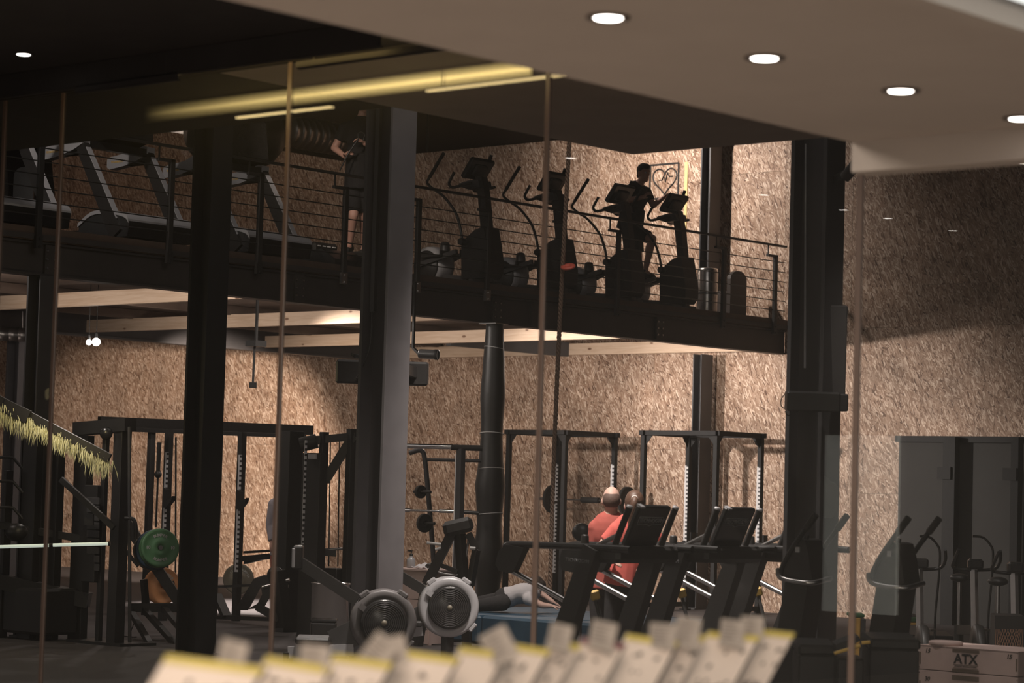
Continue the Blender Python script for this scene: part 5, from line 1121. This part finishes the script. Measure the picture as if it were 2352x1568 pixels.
t = thing('ventilation_duct', 'slim ribbed spiral duct under the deck at the left edge', 'duct', Dp(30, 768, 37)); a, c = Dp(-60, 764, 37), Dp(78, 770, 37); L = (c-a).length; prof = []
for k in range(int(L/.14)): prof += [(.105, k*.14), (.105, k*.14+.12), (.112, k*.14+.125), (.112, k*.14+.135)]
b = MB(); b.lathe(a, c-a, prof, 20); b.build('pipe', GALV, t); b = MB(); b.tube([Dp(52, 715, 37), Dp(52, 758, 37)], .006, 5); b.build('hanger', STEEL, t)

# ------------------------------------------------------------------ right part: opening to a side room, bikes, steps, boxes
xa, xb, zh = Yp(2065, 1003, YW-.06).x, -15.5, Yp(2065, 1003, YW-.06).z
mw = struct(MB().box(((xa+xb)/2, YW-.03, zh/2), (xb-xa, .05, zh)).build('window_1', GREYWALL))
b = MB(); b.box(((xa+xb)/2, YW-.08, zh-.03), (xb-xa+.06, .08, .09)); b.build('window_head', BLK2, mw)
for px, wd in ((2179, .20), (2330, .12)):
    q = Yp(px, 1012, YW-.3); b = MB(); b.box((q.x, YW-.22, zh/2), (wd, .14, zh)); b.build('mullion', BLK2, mw)
    b = MB(); b.box((q.x-.06, YW-.30, zh-.53), (.22, .05, .18)); b.build('clip', BLK2, mw)
def bike(px, py, d, label, spread=1.0):
    """handlebar end towards the camera; pixel = top of the handlebar post"""
    g = Dp(px, py, d); t = thing('exercise_bike', label, 'exercise bike', (g.x, g.y, 0), 'exercise bikes at the right edge'); u = V((-FW.x, -FW.y, 0)).normalized(); s_ = V((u.y, -u.x, 0))
    h = V((g.x, g.y, 1.12)); fw2 = -u
    b = MB(); b.bar(h, V((h.x, h.y, .55))+u*.1, .05, .06); b.build('handle_post', STEEL, t)
    b = MB()
    for sg in (-1, 1): b.tube(cat([h+s_*sg*.03, h+s_*sg*.20+V((0, 0, .02)), h+s_*sg*.22+u*.16+V((0, 0, .10)), h+s_*sg*.20+u*.26+V((0, 0, .20))], 5), .016, 8)
    b.build('handlebar', BLKG, t)
    b = MB(); b.box(h+V((0, 0, .06))+u*.05, (.15, .10, .10), frame(u, (0, 0, 1)), .02); b.build('display', BLKG, t)
    w0 = V((h.x, h.y, .36))+u*.25; b = MB(); b.lathe(w0-s_*.04, s_, ((.03, 0), (.24, 0), (.25, .02), (.25, .06), (.24, .08), (.03, .08), (.03, 0)), 30); b.build('flywheel', BLK, t)
    b = MB(); e = h+fw2*.75; b.bar(V((h.x, h.y, .55))+u*.1, V((e.x, e.y, .50)), .06, .09); b.bar(V((h.x, h.y, .55))+u*.1, V((w0.x, w0.y, .36)), .05, .06); b.bar(V((e.x, e.y, .1)), V((e.x, e.y, .55)), .06, .08); b.build('frame', BLK, t)
    b = MB(); b.cyl(V((e.x, e.y, .5)), V((e.x, e.y, .98)), .022, None, 10); b.build('seat_post', STEEL, t)
    b = MB(); b.ball(V((e.x, e.y, 1.02)), (.10, .13, .045), 16, frame(u, (0, 0, 1))); b.build('saddle', VINYL, t)
    b = MB(); cmid = V((h.x, h.y, .36))+fw2*.3; b.lathe(cmid-s_*.10, s_, ((.0, 0), (.11, 0), (.11, .04), (0, .04)), 20); b.build('chain_guard', BLKG, t)
    for sg in (-1, 1): b = MB(); b.bar(cmid+s_*sg*.09, cmid+s_*sg*.11+V((0, 0, -.17*sg)), .02, .025); b.box(cmid+s_*sg*.16+V((0, 0, -.17*sg)), (.09, .10, .02)); b.build('pedal', STEEL, t)
    for q in (w0+u*.1, e): b = MB(); b.bar(V((q.x, q.y, .03))-s_*.26, V((q.x, q.y, .03))+s_*.26, .06, .05); b.bar(V((q.x, q.y, .03)), V((q.x, q.y, .2)), .06, .06); b.build('foot', BLK, t)
    return t
bk = bike(2112, 1270, 23.5, 'black exercise bike with a bright chrome post, left of the dark mullion')
for (px, d), lab in (((2238, 23.8), 'black exercise bike just right of the dark mullion'), ((2330, 23.0), 'black exercise bike cut by the right edge, low in the frame')):
    g = Dp(px, 1270, d); dup(bk, (g.x, g.y, 0), lab)
t = thing('treadle_frame', 'thin glinting handle frames rising above the bikes at right', 'frame', Dp(2180, 1300, 25))
for x0 in (2112, 2234):
    b = MB(); b.tube(cat([Dp(x0, 1231, 25), Dp(x0+24, 1234, 25), Dp(x0+40, 1250, 25), Dp(x0+47, 1270, 25), Dp(x0+44, 1330, 25), Dp(x0+36, 1420, 25), Dp(x0+34, 1538, 25)], 5), .012, 8); b.build('handle', BLKG, t)
# step platforms, foam rollers
def stack(px0, px1, pyb, n, d, label_, mats, hgt):
    out = []
    for k in range(n):
        a, c = Dp(px0, pyb-k*hgt, d), Dp(px1, pyb-k*hgt, d); ce = (a+c)/2; z0 = a.z
        yield k, ce, (c-a).length
w_ = 26.5; labs = ['mustard step platform at the bottom of the right stack', 'mustard step platform second in the right stack', 'dark green step platform on top of the right stack']
z = .25
ped = Dp(2075, 1440, w_); t = thing('storage_plinth', 'low black plinth under the mustard and green step platforms', 'plinth', (ped.x, ped.y, 0)); R = frame(-FW, (0, 0, 1)); zt = Dp(2075, 1451, w_).z; MB().box((ped.x, ped.y, zt/2), (1.0, .5, zt), R, .01).build('block', BLK, t)
for k, mat in enumerate((YFOAM, YFOAM, GSTEP)):
    t = thing('step_platform', labs[k], 'step', (ped.x, ped.y, zt+k*.062), 'step platforms at right'); cc = Dp(2078, 1430, w_); cc = V((ped.x+.02, ped.y, zt+.031+k*.062))
    MB().box(cc, (.27, .36, .054), R, .010).build('body', mat, t); MB().box(cc+V((0, 0, .027)), (.25, .34, .006), R).build('tread', RUB if k == 2 else mat, t)
t = thing('foam_block', 'upright mustard foam block with a green lid before the bikes', 'block', Dp(1968, 1450, 25)); c = Dp(1962, 1450, 25); R = frame(-FW, (0, 0, 1)); zt = Dp(1962, 1407, 25).z
MB().box((c.x, c.y, zt/2-.02), (.10, .16, zt-.04), R, .006).build('core', YFOAM, t); MB().box((c.x+.012, c.y, zt-.02), (.16, .18, .03), R, .006).build('lid', GSTEP, t); MB().box(V((c.x, c.y, zt/2-.02))+CR*.075-FW*.02, (.05, .16, zt-.06), R, .006).build('side', DGREY, t)
c2 = Dp(2022, 1440, 26); t = thing('foam_block', 'dark green and olive foam block left of the platform stack', 'block', (c2.x, c2.y, 0)); zt = Dp(2022, 1412, 26).z; MB().box((c2.x, c2.y, zt/2-.02), (.12, .16, zt-.04), R, .006).build('core', OLIVE, t); MB().box((c2.x, c2.y, zt-.02), (.13, .17, .03), R, .006).build('lid', GSTEP, t)
# black padded benches in front
for a, c_, lab in (((1826, 1470), (1915, 1476), 'black padded bench top seen left of the yellow streak'), ((1986, 1462), (2104, 1458), 'black padded bench top seen right of the yellow streak')):
    p0, p1 = Dp(*a, 17.0), Dp(*c_, 17.0); m_ = (p0+p1)/2; t = thing('padded_bench', lab, 'bench', (m_.x, m_.y, 0)); R = frame(-FW, (0, 0, 1)); wd = abs((p1-p0).dot(CR))
    b = MB(); b.box(m_-V((0, 0, .035)), (wd, .42, .075), R, .025); b.build('pad', VINYL, t); b = MB(); b.box(V((m_.x, m_.y, (m_.z-.07)/2)), (wd*.96, .36, m_.z-.07), R, .01); b.build('base', BLK, t)
b = MB(); b.cyl(Dp(1916, 1500, 16.4), Dp(1976, 1482, 16.4), .012, None, 8); b.cyl(Dp(1979, 1476, 16.4), Dp(1998, 1474, 16.4), .012, None, 8); tag(b.build('led_reflection_bar', YELP), 'slanted yellow bar drawn as an LED reflection between the two padded benches', 'strip')  # yellow bar modelled for the LED line reflected between the benches
b = MB(); b.prism([Dp(1920, 1480, 16.6), Dp(1972, 1460, 16.6), Dp(1978, 1470, 16.6), Dp(1922, 1502, 16.6)], FW*.2); t = thing('wedge_pad', 'black wedge pad above the slanted yellow reflection bar', 'pad', Dp(1945, 1480, 16.6)); b.build('pad', VINYL, t)
p = Dp(1948, 1500, 16.75); MB().box((p.x, p.y, p.z/2-.01), (.18, .24, p.z-.02), R, .01).build('base', BLK, t)
# plyometric boxes with print
def plyo(cpx, w, h, zb, y_off, num, label, cut=False):
    pass
L0, R0 = Zp(2110, 1482, .60), Zp(2338, 1502, .60)
dB = 19.6; A, B_ = Dp(2111, 1476, dB), Dp(2339, 1499, dB-.62)
zt = (A.z+B_.z)/2; A.z = B_.z = zt; rt = (B_-A).normalized(); bk_ = V((-rt.y, rt.x, 0)); wB = (B_-A).length; hB = wB*.215
if bk_.dot(FW) < 0: bk_ = -bk_
RB = M((rt, bk_, V((0, 0, 1)))).transposed(); dp = wB*.62
def plybox(z1, h, num, label, notch):
    c = (A+B_)/2+bk_*dp/2; c.z = z1-h/2; t = thing('plyometric_box', label, 'box', (c.x, c.y, z1-h), 'plywood plyometric boxes'); th = .018
    f0 = (A+B_)/2; f0.z = z1-h/2
    MB().box(f0+bk_*th/2, (wB, th, h-.004), RB, .002).build('front_panel', PLY, t)
    MB().box(f0+bk_*(dp-th/2), (wB, th, h-.004), RB, .002).build('rear_panel', PLY, t)
    for s in (-1, 1): MB().box(f0+rt*s*(wB/2-th/2)+bk_*dp/2, (th, dp-2*th, h-.004), RB, .002).build('side_panel', PLY, t)
    fp = [o for o in t.children if o.name.startswith('front_panel')][0]; e = -bk_*.001
    nm = -bk_; U = V((0, 0, 1)); P_ = lambda u, v: f0+rt*u*wB+U*v*h+nm*.0012
    put_text('lettering', 'ATX', wB*.118, P_(-.02, .02), rt, U, INKB, fp, .0015, True)
    MB().box(P_(-.02, .36), (wB*.27, .002, h*.13), RB).build('stripe', STRIPEB, fp); MB().box(P_(-.02, -.43), (wB*.27, .002, h*.13), RB).build('stripe', STRIPEB, fp)
    put_text('lettering', 'ATHLETIC TRAINING XTREME', wB*.0165, P_(-.02, -.27), rt, U, INKB, fp, .001)
    MB().box(P_(-.02, -.20), (wB*.25, .002, h*.012), RB).build('rule', INKB, fp); MB().box(P_(-.02, -.34), (wB*.25, .002, h*.012), RB).build('rule', INKB, fp)
    for u in (-.41, .41): put_text('lettering', num, wB*.052, P_(u, .26), rt, U, INKB, fp, .0015, True, .25)
    for u in (-.492, .492):
        for v in (-.42, .42): MB().lathe(P_(u, v), nm, ((.004, 0), (.004, .001), (0, .0015)), 8).build('screw', INKB, fp)
    for u in (-.485, .485): MB().box(P_(u, -.05), (.012, .002, h*.5), RB).build('finger_joint', STRIPEB, fp)
    if notch:
        for u in (-.365, .365):
            b = MB(); b.box(P_(u, -.30), (wB*.034, .003, h*.5), RB); b.lathe(P_(u, -.05)+nm*-.0016, nm, ((wB*.017, 0), (wB*.017, .003)), 16); b.build('hand_slot', BLK, fp)
    else:
        MB().box(V((f0.x, f0.y, z1-.009))+bk_*dp/2, (wB, dp, .018), RB, .002).build('top_panel', PLY, t)
    return t
INKB = pm('black_stencil_ink', (.02, .017, .016), .7); STRIPEB = pm('tan_stencil_ink', (.16, .115, .085), .7)
plybox(zt, hB, '15', 'upper plywood box stencilled 15 at the lower right corner', False)
plybox(zt-hB-.003, hB*1.5, '30', 'lower plywood box stencilled 30 under the box marked 15', True)
zl = zt-hB-.003-hB*1.5
c = (A+B_)/2+bk_*dp/2
if zl > .05:
    t = thing('box_base', 'plywood base box hidden below the stencilled boxes', 'box', (c.x, c.y, 0)); MB().box((c.x, c.y, zl/2), (wB, dp, zl-.004), RB, .003).build('body', PLY, t)
q = A.lerp(B_, .19)+bk_*.12; t = thing('balance_board', 'rounded plywood board lying on top of the upper box', 'board', (q.x, q.y, zt)); MB().lathe((q.x, q.y, zt+.001), (0, 0, 1), ((.0, 0), (.13, 0), (.135, .006), (.135, .028), (.12, .034), (0, .034)), 30).build('disc', PLY, t)
q = A-rt*.09+bk_*.35; t = thing('wooden_wedge', 'dark plywood wedge left of the stencilled boxes', 'wedge', (q.x, q.y, 0)); P0 = lambda px, py: Dp(px, py, 20.6); b = MB(); b.prism([P0(2092, 1503), P0(2112, 1494), P0(2130, 1496), P0(2130, 1600), P0(2058, 1600), P0(2062, 1556)], FW*.35); b.build('panel', pm('dark_plywood', (.16, .12, .105), .7), t); b = MB(); b.box(P0(2100, 1530)-FW*.004, (.08, .01, .07), frame(-FW, (0, 0, 1))); b.build('slot', BLK, t)
q0, q1 = Dp(2341, 1492, 19.3), Dp(2420, 1500, 19.1); t = thing('plyometric_box', 'dark plywood box cut off at the right edge beside the stencilled ones', 'box', (q1.x, q1.y, 0)); c = (q0+q1)/2+bk_*.3; MB().box((c.x, c.y, q0.z/2), (abs((q1-q0).dot(CR)), .5, q0.z), RB, .004).build('body', pm('olive_plywood', (.13, .115, .085), .7), t); MB().box((c.x, c.y, q0.z+.01), (abs((q1-q0).dot(CR))+.02, .52, .02), RB, .003).build('top_panel', PLY, t)
t = thing('wire_basket', 'brown wire mesh basket in the dark at the right edge', 'basket', Dp(2318, 1470, 22)); c = Dp(2318, 1452, 22); b = MB(); R = frame(-FW, (0, 0, 1))
for k in range(11):
    for s in (-1, 1): b.tube([c+CR*(-.12+.024*k)+V((0, 0, -.14)), c+CR*max(-.12, min(.12, (-.12+.024*k)+s*.10))+V((0, 0, .12))], .0025, 4)
b.build('mesh', pm('brown_wire', (.30, .16, .10), .5), t); b = MB(); b.box(c+FW*.1, (.26, .2, .30), R); b.build('liner', BLK, t); b = MB(); b.box(V((c.x, c.y, (c.z-.15)/2))+FW*.1, (.3, .24, c.z-.15), R); b.build('stand', BLK, t)

# ------------------------------------------------------------------ workout cards in the foreground rack
spec = [(385, 1503, 612, 1533, YTAPE), (615, 1506, 766, 1532, YTAPE), (770, 1502, 905, 1522, YTAPE), (909, 1490, 1058, 1511, YTAPE), (1062, 1484, 1165, 1500, YTAPE), (1170, 1476, 1266, 1492, YTAPE), (1269, 1468, 1336, 1481, YTAPE), (1341, 1464, 1439, 1479, PTAPE), (1443, 1455, 1561, 1474, YTAPE), (1564, 1450, 1625, 1461, YTAPE), (1630, 1450, 1748, 1461, YTAPE), (1752, 1446, 1827, 1454, YTAPE)]
ordn = ['leftmost widest workout card in the foreground row', 'second workout card from the left in the foreground row', 'third workout card from the left in the foreground row', 'fourth workout card from the left, below the left rower', 'fifth workout card from the left, under the silver rower', 'sixth workout card from the left in the foreground row', 'narrow workout card left of the plum topped one', 'workout card with a plum coloured top edge', 'wide workout card just right of the plum topped one', 'narrow workout card fourth from the right end', 'workout card second from the right end of the row', 'rightmost workout card in the foreground row']
def dcard(px): return 4.3+(px-470)/(1800-470)*2.1
rndc = random.Random(11); dn = (CR*-.50-CU*.86-FW*.22).normalized()
cards = []
for k, ((xl, yl, xr, yr, tape), lab) in enumerate(zip(spec, ordn)):
    d = dcard((xl+xr)/2); a = Dp(xl, yl, d-.02); c = Dp(xr, yr, d+.03); r_ = (c-a).normalized(); W_ = (c-a).length; n_ = r_.cross(-dn).normalized()
    if n_.dot(FW) > 0: n_ = -n_
    H_ = .30; t = thing('workout_card', lab, 'card', a+dn*H_, 'workout cards in the rack')
    pt = lambda u, v, e=0: a+r_*u*W_+dn*v*H_+n_*e
    b = MB(); b.prism([pt(-.0, .0, -.004), pt(1.03, 0, -.004), pt(1.03, 1, -.004), pt(0, 1, -.004)], -n_*.010); b.build('backing_board', BOARD, t)
    b = MB(); b.prism([pt(.0, .015), pt(.97, .015), pt(.97, 1), pt(0, 1)], -n_*.003); pa = b.build('paper', PAPER, t)
    b = MB(); b.prism([pt(-.005, .0, .001), pt(.98, 0, .001), pt(.98, .055, .001), pt(-.005, .055, .001)], -n_*.005); b.build('tape_edge', tape, t)
    b = MB()
    for q in range(7):
        u, v = rndc.uniform(.1, .85), rndc.choice((.14, .16, .30, .44, .47)); s1_, s2_ = rndc.uniform(.02, .07)*.2, rndc.uniform(.006, .012)
        p = pt(u, v, .0006); b.prism([p, p+r_*s1_, p+r_*s1_+dn*s2_, p+dn*s2_], n_*.0004)
    if k in (5, 7, 8, 9, 10, 11, 6):
        for u in (.25, .55): p = pt(u, .50, .0006); b.prism([p, p+r_*.022, p+r_*.022+dn*.05, p+dn*.05], n_*.0004)
    b.build('handwriting', INK, pa)['kind'] = 'stuff'
tg = [(505, 1472, 62, 46, -14), (690, 1482, 66, 42, -6), (845, 1462, 62, 54, -38), (876, 1462, 56, 44, 10), (1108, 1446, 66, 52, 28), (1262, 1434, 52, 38, -12), (1358, 1428, 58, 42, -12), (1492, 1432, 60, 38, -4), (1553, 1418, 56, 46, -8), (1655, 1424, 56, 40, -6), (1702, 1416, 52, 40, -3)]
places = ['on the leftmost card', 'on the second card from the left', 'tilted steeply left on the third card', 'behind the tilted one on the third card', 'tilted right on the fifth card', 'on the sixth card from the left', 'on the plum topped card', 'on the wide card right of the plum one', 'on the narrow card fourth from right end', 'left one of two near the right end', 'last one at the right end']
for (x, y, w2, h2, an), pl_ in zip(tg, places):
    d = dcard(x+w2/2)+.0; c = Dp(x+w2/2, y+h2/2, d-.03); al = math.radians(an); r_ = CR*math.cos(al)+CU*math.sin(al); u_ = -CR*math.sin(al)+CU*math.cos(al); w3, h3 = w2*d/F, h2*d/F*1.5
    t = thing('paper_tag', 'small printed paper tag clipped '+pl_, 'tag', c-CU*h3*.6, 'paper tags on the cards')
    o = c-u_*h3*.16; b = MB(); b.prism([o-r_*w3/2-u_*h3/2, o+r_*w3/2-u_*h3/2, o+r_*w3/2+u_*h3/2, o-r_*w3/2+u_*h3/2], FW*.0015); s_ = b.build('slip', TAGP, t)
    b = MB()
    for q in range(6):
        p = o-r_*w3*.42+u_*h3*(.38-.13*q)-FW*.0008; b.prism([p, p+r_*w3*rndc.uniform(.5, .84), p+r_*w3*.5-u_*h3*.035, p-u_*h3*.035], FW*.0005)
    b.build('printed_lines', INK, s_)['kind'] = 'stuff'
t = thing('card_rack', 'dark counter rack holding the workout cards below the frame', 'rack', (-3.4, 4.2, 0))
a, c = Dp(385, 1503, dcard(470)), Dp(1827, 1450, dcard(1800)); a2, c2 = a+dn*.31, c+dn*.31; r_ = (c2-a2).normalized(); bkv = V((-r_.y, r_.x, 0))
if bkv.dot(FW) < 0: bkv = -bkv
m_ = (a2+c2)/2; RR = M((V((r_.x, r_.y, 0)).normalized(), bkv, V((0, 0, 1)))).transposed(); zt = min(a2.z, c2.z)-.02
MB().box((m_.x, m_.y, zt/2), ((c2-a2).length+.3, .5, zt), RR, .01).build('cabinet', BOARD, t)
MB().box(V((m_.x, m_.y, zt+.03))-bkv*.2, ((c2-a2).length+.3, .02, .06), RR, .003).build('lip', BOARD, t)
